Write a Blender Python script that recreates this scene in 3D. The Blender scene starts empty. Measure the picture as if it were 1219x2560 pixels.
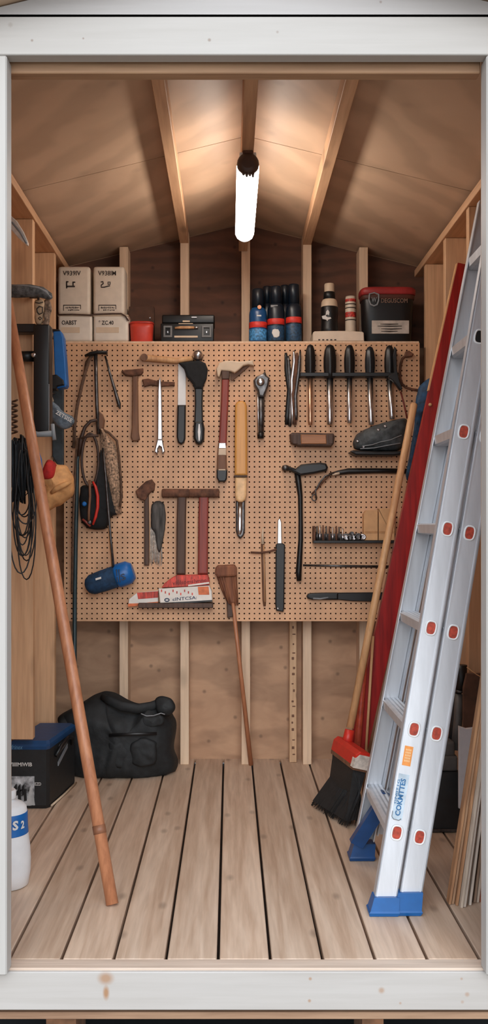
import bpy, bmesh, math, random
from mathutils import Vector, Matrix, noise
random.seed(7)
S = bpy.context.scene
COL = S.collection
R = math.radians
F, CX, HY, EYE = 2400.0, 574.0, 1315.0, 0.994      # focal in pixels, vanishing point, eye height

def P(x, y, Y):
    """point of the place seen at photo pixel (x, y) when it stands Y metres away"""
    return Vector(((x - CX) * Y / F, Y, EYE + (HY - y) * Y / F))

# ------------------------------------------------------------------ materials
def lin(c):
    out = []
    for k in c[:3]:
        k /= 255.0
        out.append(k / 12.92 if k <= .04045 else ((k + .055) / 1.055) ** 2.4)
    return (*out, 1.0)

def base_mat(name):
    m = bpy.data.materials.new(name); m.use_nodes = True
    nt = m.node_tree
    return m, nt, nt.nodes['Principled BSDF']

def coords(nt, scale=(1, 1, 1)):
    tc = nt.nodes.new('ShaderNodeTexCoord'); mp = nt.nodes.new('ShaderNodeMapping')
    mp.inputs['Scale'].default_value = scale
    nt.links.new(tc.outputs['Object'], mp.inputs['Vector'])
    return mp.outputs['Vector']

def noise_node(nt, vec, scale, detail=4, dist=0.0, rough=.55):
    n = nt.nodes.new('ShaderNodeTexNoise')
    n.inputs['Scale'].default_value = scale; n.inputs['Detail'].default_value = detail
    n.inputs['Distortion'].default_value = dist; n.inputs['Roughness'].default_value = rough
    nt.links.new(vec, n.inputs['Vector'])
    return n.outputs['Fac']

def flat2(nt, plane, k=(1, 1)):
    tc = nt.nodes.new('ShaderNodeTexCoord'); sp_ = nt.nodes.new('ShaderNodeSeparateXYZ'); cb = nt.nodes.new('ShaderNodeCombineXYZ')
    nt.links.new(tc.outputs['Object'], sp_.inputs[0])
    for i, ch in enumerate(plane):
        m = nt.nodes.new('ShaderNodeMath'); m.operation = 'MULTIPLY'; m.inputs[1].default_value = k[i]
        nt.links.new(sp_.outputs[ch.upper()], m.inputs[0]); nt.links.new(m.outputs[0], cb.inputs[i])
    return cb.outputs[0]

def ramp(nt, fac, stops):
    r = nt.nodes.new('ShaderNodeValToRGB')
    e = r.color_ramp.elements
    while len(e) < len(stops): e.new(.5)
    for k, (p, c) in enumerate(stops):
        e[k].position = p; e[k].color = c
    nt.links.new(fac, r.inputs['Fac'])
    return r.outputs['Color']

def mix(nt, fac, a, b, mode='MIX'):
    m = nt.nodes.new('ShaderNodeMix'); m.data_type = 'RGBA'; m.blend_type = mode
    for sock, val in ((m.inputs[0], fac), (m.inputs[6], a), (m.inputs[7], b)):
        if hasattr(val, 'node'): nt.links.new(val, sock)
        else: sock.default_value = val
    return m.outputs[2]

def bump(nt, bsdf, height, strength, dist=.002):
    b = nt.nodes.new('ShaderNodeBump'); b.inputs['Strength'].default_value = strength
    b.inputs['Distance'].default_value = dist
    nt.links.new(height, b.inputs['Height']); nt.links.new(b.outputs['Normal'], bsdf.inputs['Normal'])

def sc(c, k): return tuple(min(255, max(0, q * k)) for q in c)

def plain(name, col, rough=.55, metal=0.0, var=.12, scale=25, stretch=(1, 1, 1), bmp=.0, bdist=.002):
    m, nt, b = base_mat(name)
    v = coords(nt, stretch)
    n = noise_node(nt, v, scale, 5)
    c = ramp(nt, n, [(.3, lin(sc(col, 1 - var))), (.7, lin(sc(col, 1 + var)))])
    nt.links.new(c, b.inputs['Base Color'])
    b.inputs['Roughness'].default_value = rough; b.inputs['Metallic'].default_value = metal
    if bmp: bump(nt, b, noise_node(nt, v, scale * 2.2, 4), bmp, bdist)
    return m

def wood(name, light, dark, axis='z', scale=1.0, rough=.6, contrast=1.0, knots=.0, knot_scale=3.5, island=.12, spots=None, spot_col=(120, 90, 70), plane=None, fine=.9):
    m, nt, b = base_mat(name)
    st = {'x': (1.3, 22, 22), 'y': (22, 1.3, 22), 'z': (22, 22, 1.3)}[axis]
    v = coords(nt, tuple(s * scale for s in st))
    n1 = noise_node(nt, v, 1.0, 5, .8)
    v2 = coords(nt, tuple(s * scale * 4 for s in st))
    n2 = noise_node(nt, v2, 1.0, 3, .2)
    mid = tuple((a + d) / 2 for a, d in zip(light, dark))
    lo = .5 - .16 / contrast; hi = .5 + .16 / contrast
    c1 = ramp(nt, n1, [(lo, lin(dark)), (.5, lin(mid)), (hi, lin(light))])
    c2 = ramp(nt, n2, [(.35, lin(sc(mid, fine))), (.65, lin(sc(light, 1 + (1 - fine) * .3)))])
    c = mix(nt, .4, c1, c2)
    if knots:
        pln = plane or {'x': 'xz', 'y': 'xy', 'z': 'xz'}[axis]
        vk = flat2(nt, pln, tuple(.45 if ch == axis else 1 for ch in pln))
        vo = nt.nodes.new('ShaderNodeTexVoronoi'); vo.voronoi_dimensions = '2D'; vo.inputs['Scale'].default_value = knot_scale
        nt.links.new(vk, vo.inputs['Vector'])
        k = ramp(nt, vo.outputs['Distance'], [(.0, (knots, knots, knots, 1)), (.035, (knots * .7,) * 3 + (1,)), (.075, (0, 0, 0, 1))])
        c = mix(nt, k, c, lin(sc(dark, .5)))
    if island:
        g = nt.nodes.new('ShaderNodeNewGeometry')
        rr = ramp(nt, g.outputs['Random Per Island'], [(0, (1 - island,) * 3 + (1,)), (1, (1,) * 4)])
        c = mix(nt, 1.0, c, rr, 'MULTIPLY')
    if spots:
        pos = coords(nt)
        for (cx, cy, cz, rx, ry, rz, amt) in spots:
            mp = nt.nodes.new('ShaderNodeMapping'); mp.vector_type = 'POINT'
            mp.inputs['Scale'].default_value = (1 / rx, 1 / ry, 1 / rz)
            mp.inputs['Location'].default_value = (-cx / rx, -cy / ry, -cz / rz)
            nt.links.new(pos, mp.inputs['Vector'])
            ln = nt.nodes.new('ShaderNodeVectorMath'); ln.operation = 'LENGTH'
            nt.links.new(mp.outputs['Vector'], ln.inputs[0])
            k = ramp(nt, ln.outputs['Value'], [(.35, (amt,) * 3 + (1,)), (1, (0, 0, 0, 1))])
            c = mix(nt, k, c, lin(spot_col))
    nt.links.new(c, b.inputs['Base Color'])
    b.inputs['Roughness'].default_value = rough
    bump(nt, b, n2, .12, .001)
    return m

def ply(name, light, dark, rough=.65, scale=1.0, knots=.7, plane='xz', kscale=6.5):
    m, nt, b = base_mat(name)
    v = coords(nt, (2.2 * scale, 2.2 * scale, 5 * scale))
    w = nt.nodes.new('ShaderNodeTexNoise'); w.inputs['Scale'].default_value = 1.1; w.inputs['Detail'].default_value = 2
    nt.links.new(v, w.inputs['Vector'])
    n1 = noise_node(nt, v, 1.6, 6, 1.6)
    wv = nt.nodes.new('ShaderNodeTexWave'); wv.wave_type = 'RINGS'
    wv.inputs['Scale'].default_value = 1.4; wv.inputs['Distortion'].default_value = 7; wv.inputs['Detail'].default_value = 3
    nt.links.new(v, wv.inputs['Vector'])
    mid = tuple((a + d) / 2 for a, d in zip(light, dark))
    c1 = ramp(nt, n1, [(.35, lin(dark)), (.65, lin(light))])
    c2 = ramp(nt, wv.outputs['Fac'], [(.2, lin(sc(mid, .86))), (.8, lin(sc(light, 1.0)))])
    c = mix(nt, .5, c1, c2)
    vk = flat2(nt, plane, (1, 1))
    vo = nt.nodes.new('ShaderNodeTexVoronoi'); vo.voronoi_dimensions = '2D'; vo.inputs['Scale'].default_value = kscale
    nt.links.new(vk, vo.inputs['Vector'])
    k = ramp(nt, vo.outputs['Distance'], [(.0, (knots,) * 3 + (1,)), (.03, (knots * .7,) * 3 + (1,)), (.07, (0, 0, 0, 1))])
    c = mix(nt, k, c, lin(sc(dark, .6)))
    nt.links.new(c, b.inputs['Base Color']); b.inputs['Roughness'].default_value = rough
    bump(nt, b, n1, .08, .001)
    return m

def emit(name, col, strength):
    m, nt, b = base_mat(name)
    b.inputs['Base Color'].default_value = lin(col)
    b.inputs['Emission Color'].default_value = lin(col)
    b.inputs['Emission Strength'].default_value = strength
    return m

# ------------------------------------------------------------------ mesh builder
class MB:
    def __init__(s): s.v, s.f, s.sm = [], [], []
    def add(s, vs, fs, smooth=False):
        o = len(s.v); s.v += [Vector(q) for q in vs]
        s.f += [tuple(i + o for i in q) for q in fs]; s.sm += [smooth] * len(fs)
        return s
    def bm(s, b, smooth=False, M=None):
        b.verts.index_update()
        vs = [(M @ q.co if M else q.co.copy()) for q in b.verts]
        fs = [[q.index for q in f.verts] for f in b.faces]
        b.free(); return s.add(vs, fs, smooth)
    def box(s, x0, x1, y0, y1, z0, z1, bev=0.0, seg=1, M=None):
        b = bmesh.new(); bmesh.ops.create_cube(b, size=1)
        for q in b.verts:
            q.co = Vector((x0 + (q.co.x + .5) * (x1 - x0), y0 + (q.co.y + .5) * (y1 - y0), z0 + (q.co.z + .5) * (z1 - z0)))
        if bev: bmesh.ops.bevel(b, geom=b.edges[:], offset=bev, segments=seg, affect='EDGES', profile=.6)
        return s.bm(b, seg > 1, M)
    def pbox(s, x0, x1, y0, y1, Y0, Y1, bev=.001, seg=1):
        """box from a pixel rectangle: front face Y0, back face Y1"""
        a, c = P(x0, y1, Y0), P(x1, y0, Y0)
        return s.box(a.x, c.x, Y0, Y1, a.z, c.z, bev, seg)
    def prism(s, pts, Y0, Y1, bev=.0, seg=1, px=True, smooth=False):
        """outline (pixels, or X,Z metres) extruded from front Y0 to back Y1; front and back rims bevelled"""
        pp = [P(x, y, Y0) if px else Vector((x, Y0, y)) for x, y in pts]
        n = len(pp)
        area = sum(pp[i].x * pp[(i + 1) % n].z - pp[(i + 1) % n].x * pp[i].z for i in range(n))
        if area < 0: pp.reverse()
        b = bmesh.new()
        f = [b.verts.new(q) for q in pp]; k = [b.verts.new((q.x, Y1, q.z)) for q in pp]
        b.faces.new(f); b.faces.new(k[::-1])
        for i in range(n): b.faces.new((f[i], k[i], k[(i + 1) % n], f[(i + 1) % n]))
        bmesh.ops.recalc_face_normals(b, faces=b.faces[:])
        if bev:
            fs = set(f)
            ed = [e for e in b.edges if e.verts[0] in fs and e.verts[1] in fs]
            bmesh.ops.bevel(b, geom=ed, offset=bev, segments=seg, affect='EDGES', profile=.5, clamp_overlap=True)
        return s.bm(b, smooth)
    def tube(s, pts, r, n=10, closed=False, flat=1.0, up=None):
        """swept tube; r a number or one per point; flat squeezes it along the frame's second axis"""
        pts = [Vector(q) for q in pts]; N = len(pts)
        rr = r if isinstance(r, (list, tuple)) else [r] * N
        tang = []
        for i in range(N):
            a = pts[(i - 1) % N] if (closed or i > 0) else pts[i]
            c = pts[(i + 1) % N] if (closed or i < N - 1) else pts[i]
            t = (c - a); tang.append(t.normalized() if t.length > 1e-9 else Vector((0, 0, 1)))
        u = Vector(up) if up else (Vector((0, 1, 0)) if abs(tang[0].y) < .9 else Vector((1, 0, 0)))
        vs = []
        for i in range(N):
            u = (u - tang[i] * u.dot(tang[i]))
            u = u.normalized() if u.length > 1e-6 else tang[i].orthogonal().normalized()
            w = tang[i].cross(u)
            for k in range(n):
                a = 2 * math.pi * k / n
                vs.append(pts[i] + (w * math.cos(a) + u * math.sin(a) * flat) * rr[i])
        fs = []
        for i in range(N if closed else N - 1):
            j = (i + 1) % N
            for k in range(n):
                l = (k + 1) % n
                fs.append((i * n + k, i * n + l, j * n + l, j * n + k))
        s.add(vs, fs, True)
        if not closed:
            o = len(s.v) - len(vs)
            s.f += [tuple(o + k for k in range(n))[::-1], tuple(o + (N - 1) * n + k for k in range(n))]
            s.sm += [False, False]
        return s
    def lathe(s, prof, c, axis='z', n=24, sx=1.0, sy=1.0, p=2.0):
        """(radius, height) profile turned about an axis through c; p > 2 squares the section"""
        vs, fs = [], []
        for r, h in prof:
            for k in range(n):
                a = 2 * math.pi * k / n
                ca, sa = math.cos(a), math.sin(a)
                if p != 2.0:
                    ca = math.copysign(abs(ca) ** (2 / p), ca); sa = math.copysign(abs(sa) ** (2 / p), sa)
                q = (r * ca * sx, r * sa * sy, h)
                if axis == 'x': q = (h, q[0], q[1])
                elif axis == 'y': q = (q[0], h, q[1])
                vs.append(Vector(q) + Vector(c))
        m = len(prof)
        for i in range(m - 1):
            for k in range(n):
                l = (k + 1) % n
                fs.append((i * n + k, i * n + l, (i + 1) * n + l, (i + 1) * n + k))
        fs.append(tuple(range(n))[::-1]); fs.append(tuple((m - 1) * n + k for k in range(n)))
        s.add(vs, fs, True); s.sm[-1] = s.sm[-2] = False
        return s
    def loft(s, rings, smooth=False, caps=True):
        n = len(rings[0]); vs = [q for r_ in rings for q in r_]; fs = []
        for i in range(len(rings) - 1):
            for k in range(n):
                l = (k + 1) % n
                fs.append((i * n + k, i * n + l, (i + 1) * n + l, (i + 1) * n + k))
        if caps: fs += [tuple(range(n))[::-1], tuple((len(rings) - 1) * n + k for k in range(n))]
        return s.add(vs, fs, smooth)
    def pillow(s, pts, Y, t, rings=9, amp=.004, freq=30, cen=None, tb=None, floor=None, sub=3, power=.6, fold=None):
        """a stuffed shape: the outline stands at depth Y, the front bulges t towards the door, the back tb"""
        pp = [P(x, y, Y) for x, y in pts]
        # smooth the outline (Chaikin)
        for _ in range(sub):
            q = []
            for i in range(len(pp)):
                a, c = pp[i], pp[(i + 1) % len(pp)]
                q += [a.lerp(c, .25), a.lerp(c, .75)]
            if len(q) > 260: break
            pp = q
        n = len(pp)
        c = P(*cen, Y) if cen else sum(pp, Vector()) / n
        tb = t * .6 if tb is None else tb
        vs = []; prof = []
        for k in range(rings): prof.append((1 - k / rings, -1))
        allr = [(k / rings, -1) for k in range(1, rings + 1)] + [(k / rings, 1) for k in range(rings - 1, 0, -1)]
        vs.append(c + Vector((0, -t, 0)))
        for sc_, side in allr:
            d = (1 - sc_ ** 2) ** power
            for q in pp:
                w = c.lerp(q, sc_) + Vector((0, side * d * (t if side < 0 else tb), 0))
                nn = noise.noise_vector(w * freq) * amp * (1 if side < 0 else .4)
                if fold: nn = nn + Vector((0, fold[0] * (abs(noise.noise(Vector((w.x * fold[1], w.y * 4, w.z * fold[2])))) - .2) * d, 0))
                w = w + nn
                if floor is not None: w.z = max(w.z, floor)
                vs.append(w)
        vs.append(c + Vector((0, tb, 0)))
        fs = []
        for k in range(n): fs.append((0, 1 + k, 1 + (k + 1) % n))
        m = len(allr)
        for i in range(m - 1):
            for k in range(n):
                l = (k + 1) % n
                fs.append((1 + i * n + k, 1 + (i + 1) * n + k, 1 + (i + 1) * n + l, 1 + i * n + l))
        last = len(vs) - 1; o = 1 + (m - 1) * n
        for k in range(n): fs.append((last, o + (k + 1) % n, o + k))
        return s.add(vs, fs, True)

def text(body, origin, u, v, height, width=None, depth=.0008, bold=.0, italic=0):
    """lettering as a thin solid: origin bottom-left, u along the line, v up"""
    cu = bpy.data.curves.new('lettering', 'FONT'); cu.body = body; cu.extrude = .0; cu.offset = bold; cu.resolution_u = 2
    cu.shear = italic
    ob = bpy.data.objects.new('lettering', cu); COL.objects.link(ob)
    dg = bpy.context.evaluated_depsgraph_get()
    me = bpy.data.meshes.new_from_object(ob.evaluated_get(dg))
    bpy.data.objects.remove(ob); bpy.data.curves.remove(cu)
    co = [q.co.copy() for q in me.vertices]; fs = [tuple(q.vertices) for q in me.polygons]
    bpy.data.meshes.remove(me)
    x0 = min(q.x for q in co); x1 = max(q.x for q in co); y0 = min(q.y for q in co); y1 = max(q.y for q in co)
    kv = height / (y1 - y0); ku = width / (x1 - x0) if width else kv
    u, v = Vector(u).normalized(), Vector(v).normalized(); nrm = u.cross(v)
    mb = MB()
    mb.add([Vector(origin) + u * (q.x - x0) * ku + v * (q.y - y0) * kv + nrm * depth for q in co], fs)
    return mb

# ------------------------------------------------------------------ objects
def props(o, label=None, cat=None, group=None, kind=None):
    if label: o['label'] = label
    if cat: o['category'] = cat
    if group: o['group'] = group
    if kind: o['kind'] = kind

def link_mesh(name, mb, m, origin):
    me = bpy.data.meshes.new(name)
    me.from_pydata([tuple(q - origin) for q in mb.v], [], mb.f)
    me.polygons.foreach_set('use_smooth', mb.sm)
    b = bmesh.new(); b.from_mesh(me); bmesh.ops.recalc_face_normals(b, faces=b.faces[:]); b.to_mesh(me); b.free()
    me.materials.append(m); me.update()
    o = bpy.data.objects.new(name, me); COL.objects.link(o)
    return o

ROOT = {}
def thing(name, label, cat, loc=(0, 0, 0), group=None):
    o = bpy.data.objects.new(name, None); COL.objects.link(o)
    o.empty_display_size = .05; o.location = loc; props(o, label, cat, group)
    ROOT[o.name] = Vector(loc); return o

def part(name, mb, m, parent, label=None, kind=None):
    org = ROOT[parent.name]
    o = link_mesh(name, mb, m, org); o.parent = parent
    ROOT[o.name] = org; props(o, label, None, None, kind); return o

def solo(name, mb, m, label, cat, group=None, kind=None):
    xs = [q.x for q in mb.v]; ys = [q.y for q in mb.v]; zs = [q.z for q in mb.v]
    org = Vector(((min(xs) + max(xs)) / 2, (min(ys) + max(ys)) / 2, min(zs)))
    o = link_mesh(name, mb, m, org); o.location = org
    ROOT[o.name] = org; props(o, label, cat, group, kind); return o

def struct(name, mb, m, parent=None, label=None):
    o = link_mesh(name, mb, m, Vector((0, 0, 0))); o['kind'] = 'structure'
    ROOT[o.name] = Vector((0, 0, 0))
    if parent: o.parent = parent; del o['kind']
    if label: o['label'] = label
    return o

# ------------------------------------------------------------------ shared materials
M = {}
M['floor'] = wood('floor boards', (218, 193, 170), (184, 152, 126), 'y', .9, .5, 1.2, .45, 5.5, .14)
M['stud'] = wood('planed stud wood', (234, 206, 176), (208, 174, 142), 'z', .9, .6, .8, .35, 3.0, .08)
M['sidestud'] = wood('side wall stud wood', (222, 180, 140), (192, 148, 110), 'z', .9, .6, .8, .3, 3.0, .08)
M['beam'] = wood('planed roof beam wood', (214, 172, 134), (182, 136, 100), 'y', .9, .6, .8, .5, 3.0, .08)
M['ply'] = ply('wall plywood', (192, 154, 122), (158, 120, 92))
M['ceil'] = ply('ceiling plywood', (203, 173, 145), (194, 163, 135), .48, .8, .2, 'xy', 3.0)
M['peg'] = plain('perforated hardboard', (206, 160, 122), .5, 0, .07, 9)
M['black'] = plain('black plastic', (13, 14, 16), .42)
M['blackcloth'] = plain('black cloth', (20, 22, 24), .85, 0, .25, 60, bmp=.5)
M['steel'] = plain('polished steel', (196, 196, 198), .28, 1.0, .08, 60)
M['darksteel'] = plain('dark steel', (92, 90, 90), .38, .9, .25, 50)
M['alu'] = plain('brushed aluminium', (206, 209, 214), .42, .55, .04, 40, (1, 1, .1))
M['rust'] = plain('rusty iron', (98, 66, 50), .8, .2, .3, 40, bmp=.4)
M['brown'] = wood('worn brown handle wood', (132, 92, 66), (88, 58, 42), 'z', 1.6, .6)
M['darkwood'] = wood('dark brown handle wood', (92, 66, 52), (58, 40, 32), 'z', 1.6, .6)
M['redwood'] = wood('red stained handle wood', (150, 62, 48), (108, 40, 34), 'z', 1.6, .5)
M['tanwood'] = wood('tan handle wood', (216, 170, 122), (184, 132, 90), 'z', 1.2, .5)
M['polewood'] = wood('orange brown pole wood', (196, 134, 96), (150, 92, 62), 'z', 1.2, .42)
M['yellow'] = wood('honey yellow wood', (226, 164, 84), (206, 142, 66), 'z', .8, .4)
M['white'] = plain('white plastic', (226, 226, 226), .4, 0, .02)
M['cream'] = plain('cream plastic', (206, 184, 158), .5, 0, .03)
M['beige'] = plain('beige plastic canister', (216, 202, 184), .5, 0, .03)
M['ink'] = plain('brown black ink', (52, 42, 36), .7, 0, 0)
M['blackink'] = plain('black ink', (24, 24, 26), .7, 0, 0)
M['whiteink'] = plain('white ink', (214, 212, 208), .6, 0, 0)
M['red'] = plain('red plastic', (196, 46, 34), .4, 0, .05)
M['blue'] = plain('bright blue plastic', (14, 96, 168), .4, 0, .06)
M['navy'] = plain('navy blue plastic', (18, 46, 78), .45, 0, .1)
M['grey'] = plain('grey plastic', (128, 132, 136), .5, 0, .06)
M['kraft'] = plain('kraft cardboard', (204, 158, 112), .8, 0, .05)
M['greycloth'] = plain('blue grey cloth', (98, 112, 124), .85, 0, .2, 60, bmp=.4)
M['strap'] = plain('brown webbing', (92, 68, 52), .8, 0, .2, 80)
# ------------------------------------------------------------------ the shed
XL, XR, XRID = -.68, .793, .055
YB, YF = 4.10, 2.205
SL = .245
def ceil_z(x): return 2.285 - SL * abs(x - XRID)

b = MB()                                              # floor boards, 6 mm gaps
k0 = -7
x = -.0267 - .12 * 7
while x < 1.0:
    b.box(x + .0036, x + .1164, YF, 4.16, -.028, 0, .002)
    x += .12
struct('floor', b, M['floor'])
b = MB(); b.box(-.9, 1.02, 2.21, 4.16, -.075, -.034)
struct('trim_1', b, plain('dark joists', (46, 32, 24), .9), None)
b = MB(); b.box(-.86, 1.0, 2.158, 2.203, -.0095, .0, .0015)
struct('trim_2', b, wood('threshold wood', (212, 192, 174), (188, 162, 142), 'x', .9, .55, .8, .2, 4))

def sp(x, y, Y, r=.004, amt=.6, k=1.0): q = P(x, y, Y); return (q.x, q.y, q.z, r, .1, r * k, amt)
white_f = wood('white painted header board', (182, 178, 173), (175, 170, 164), 'x', .8, .5, .8, 0, 3, 0,
               [sp(80, 101, 2.12), sp(208, 96, 2.12, .003), sp(523, 100, 2.12, .005), sp(693, 80, 2.12, .004, .4), sp(26, 62, 2.12, .007, .25)], fine=.975)
white_p = wood('white painted post', (182, 178, 173), (175, 170, 164), 'z', .8, .5, .8, 0, 3, 0, fine=.975)
white_g = wood('white painted gable board', (180, 177, 175), (171, 166, 163), 'x', .8, .5, .8, 0, 3, 0, [sp(950, 8, 2.13, .004, .5)], fine=.975)
white_s = wood('white washed sill board', (182, 177, 172), (170, 163, 156), 'x', .8, .5, .8, 0, 3, 0,
               [sp(264, 2446, 2.15, .022, .8, .8), sp(265, 2482, 2.15, .009, .95, 2.2), sp(775, 2447, 2.15, .005, .7), sp(773, 2502, 2.15, .005, .7), sp(953, 2476, 2.15, .009, .6),
                sp(1167, 2486, 2.15, .007, .5), sp(1153, 2447, 2.15, .004, .5), sp(1000, 2508, 2.15, .004, .5), sp(1155, 2505, 2.15, .005, .4)], (158, 118, 84), fine=.975)
b = MB(); b.box(-.95, 1.05, 2.12, 2.155, P(0, 137, 2.12).z, P(0, 41, 2.12).z, .002); struct('trim_3', b, white_f)
zb = P(0, 38, 2.125).z
b = MB(); b.prism([(-.69, zb), (.80, zb), (.80, ceil_z(.8) - .003), (XRID, ceil_z(XRID) - .003), (-.69, ceil_z(-.69) - .003)], 2.125, 2.16, .0015, px=False); struct('trim_4', b, white_g)
z0 = .0005
b = MB(); b.box(-.62, -.4925, 2.12, 2.168, z0, P(0, 137, 2.12).z - .0005, .003); struct('trim_5', b, white_p)
b = MB(); b.box(.5665, .70, 2.12, 2.168, z0, P(0, 137, 2.12).z - .0005, .003); struct('trim_6', b, white_p)
b = MB(); b.box(-.95, 1.05, 2.15, 2.2, P(0, 2526, 2.15).z, P(0, 2429, 2.15).z - .001, .002); struct('trim_7', b, white_s)
b = MB(); b.box(-.95, 1.05, 2.172, 2.21, P(0, 2549, 2.172).z, P(0, 2531, 2.172).z, .002)
struct('trim_8', b, wood('bare lower skid board', (172, 138, 110), (132, 98, 74), 'x', 1.2, .7, 1, .8, 5))
b = MB(); b.box(-.50, .565, 2.166, 2.2, P(0, 183, 2.166).z, 2.14, .002)
struct('trim_9', b, wood('bare inner header board', (190, 150, 116), (160, 120, 88), 'x', .9, .6, .8, .2, 3))

# side walls: sheathing, studs, top plate
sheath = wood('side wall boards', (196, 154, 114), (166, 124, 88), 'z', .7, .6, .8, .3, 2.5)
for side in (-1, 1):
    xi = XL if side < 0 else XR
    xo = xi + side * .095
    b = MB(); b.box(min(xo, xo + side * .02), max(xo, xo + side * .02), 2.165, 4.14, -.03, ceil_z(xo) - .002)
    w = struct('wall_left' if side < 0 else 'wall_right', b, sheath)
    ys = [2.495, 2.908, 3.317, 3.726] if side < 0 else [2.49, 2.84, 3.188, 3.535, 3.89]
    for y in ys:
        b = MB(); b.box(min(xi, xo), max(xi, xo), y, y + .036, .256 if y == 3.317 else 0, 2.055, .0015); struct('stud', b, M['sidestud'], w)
    b = MB(); b.box(min(xi - side * .006, xo), max(xi - side * .006, xo), 2.202, 4.1, 2.056, min(ceil_z(xi), ceil_z(xo)) + .004, .0015); struct('top_plate', b, M['beam'], w)

# back wall: plywood, studs to the roof slope
b = MB(); b.box(-.80, .91, YB, YB + .012, P(0, 1895, YB).z - .02, 2.3)
wb = struct('wall_back', b, M['ply'])
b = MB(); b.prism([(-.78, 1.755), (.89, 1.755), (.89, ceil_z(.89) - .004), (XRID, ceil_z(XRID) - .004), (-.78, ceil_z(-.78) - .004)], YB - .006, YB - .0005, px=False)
struct('gable_shade_panel', b, ply('gable shade painted dark', (112, 72, 52), (80, 54, 40), .7), wb)  # added sheet, its dark colour paints the shade of the upper gable
for px_ in (309, 461, 614, 767.5, 908.5):
    xc = P(px_, 0, 4.0).x
    b = MB(); b.box(xc - .018, xc + .018, 4.0, YB, 0, ceil_z(xc) - .006, .0015); struct('stud', b, M['stud'], wb)

# front wall either side of the doorway and above it
b = MB(); b.box(-.80, -.50, 2.17, 2.2, 0, 2.10); b.box(.575, .91, 2.17, 2.2, 0, 2.10)
b.prism([(-.69, 2.06), (.80, 2.06), (.80, ceil_z(.8)), (XRID, ceil_z(XRID)), (-.69, ceil_z(-.69))], 2.1985, 2.2, px=False)
struct('wall_front', b, M['ply'])

# ceiling: four sheets of plywood with a seam, purlins, ridge beam, roof skin
b = MB()
for side in (-1, 1):
    xe = -.95 if side < 0 else 1.06
    for y0, y1 in ((2.0, 3.178), (3.182, 4.16)):
        a0, a1 = (xe, ceil_z(xe)), (XRID + side * .0005, ceil_z(XRID))
        b.loft([[Vector((a0[0], y, a0[1])), Vector((a1[0], y, a1[1])), Vector((a1[0], y, a1[1] + .012)), Vector((a0[0], y, a0[1] + .012))] for y in (y0, y1)])
ce = struct('ceiling', b, M['ceil'])
for xc, zz in ((-.190, 2.172), (.3215, 2.165)):
    b = MB(); b.box(xc - .018, xc + .018, 2.2, 3.999, zz, ceil_z(xc) - .003, .0015); struct('purlin', b, M['beam'], ce)
b = MB(); b.box(XRID - .018, XRID + .018, 2.2, 3.999, 2.138, 2.279, .0015); struct('ridge_beam', b, M['beam'], ce)
b = MB()
for side in (-1, 1):
    xe = -.97 if side < 0 else 1.08
    b.loft([[Vector((xe, y, ceil_z(xe) + .013)), Vector((XRID, y, ceil_z(XRID) + .013)), Vector((XRID, y, ceil_z(XRID) + .03)), Vector((xe, y, ceil_z(xe) + .03))] for y in (1.98, 4.18)])
struct('roof', b, plain('dark roof felt', (40, 34, 30), .9))

b = MB(); b.box(-12, 12, -12, 9, -.34, -.30)
struct('ground', b, plain('gravelly ground', (128, 122, 114), .95, 0, .3, 30, bmp=.6, bdist=.01))
b = MB(); b.box(-.43, -.36, 2.25, 2.4, -.30, -.122); b.box(.31, .36, 2.25, 2.4, -.30, -.122)
b.box(-.8, -.65, 2.25, 2.4, -.30, -.122); b.box(.8, .95, 2.25, 2.4, -.30, -.122)
struct('foundation', b, plain('timber bearers', (120, 84, 60), .9, 0, .25, 20))

b = MB(); b.box(-.95, 1.05, 2.18, 4.2, -.2995, -.296)
struct('under_shed_shade_sheet', b, plain('painted under shed shade', (18, 20, 22), .6, 0, .3, 30))  # black sheet added to paint the shade on the ground under the shed
# ------------------------------------------------------------------ pegboard with real holes
YP = 3.86
pl, pr = P(160, 0, YP).x, P(1048, 0, YP).x
pt, pb = P(0, 857, YP).z, P(0, 1553, YP).z
b = MB()
nx = round((pr - pl) / .0203); nz = round((pt - pb) / .0203)
dx, dz = (pr - pl) / nx, (pt - pb) / nz
hr, tk = .0034, .006
vid = {}
vs, fs = [], []
for i in range(nx + 1):
    for j in range(nz + 1):
        vid[i, j] = len(vs); vs.append(Vector((pl + i * dx, YP, pb + j * dz)))
for i in range(nx):
    for j in range(nz):
        cx, cz = pl + (i + .5) * dx, pb + (j + .5) * dz
        o = len(vs)
        for dep in (0, tk):
            for k in range(8):
                a = math.pi / 8 + k * math.pi / 4
                vs.append(Vector((cx + hr * math.cos(a), YP + dep, cz + hr * math.sin(a))))
        c = [vid[i + 1, j + 1], vid[i, j + 1], vid[i, j], vid[i + 1, j]]    # corners by quadrant
        q = [o + k for k in range(8)]
        fs += [(c[0], q[1], q[0]), (c[1], q[3], q[2]), (c[2], q[5], q[4]), (c[3], q[7], q[6])]
        fs += [(c[0], c[1], q[2], q[1]), (c[1], c[2], q[4], q[3]), (c[2], c[3], q[6], q[5]), (c[3], c[0], q[0], q[7])]
        fs += [(q[k], q[(k + 1) % 8], q[(k + 1) % 8] + 8, q[k] + 8) for k in range(8)]
b.add(vs, fs)
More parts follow.
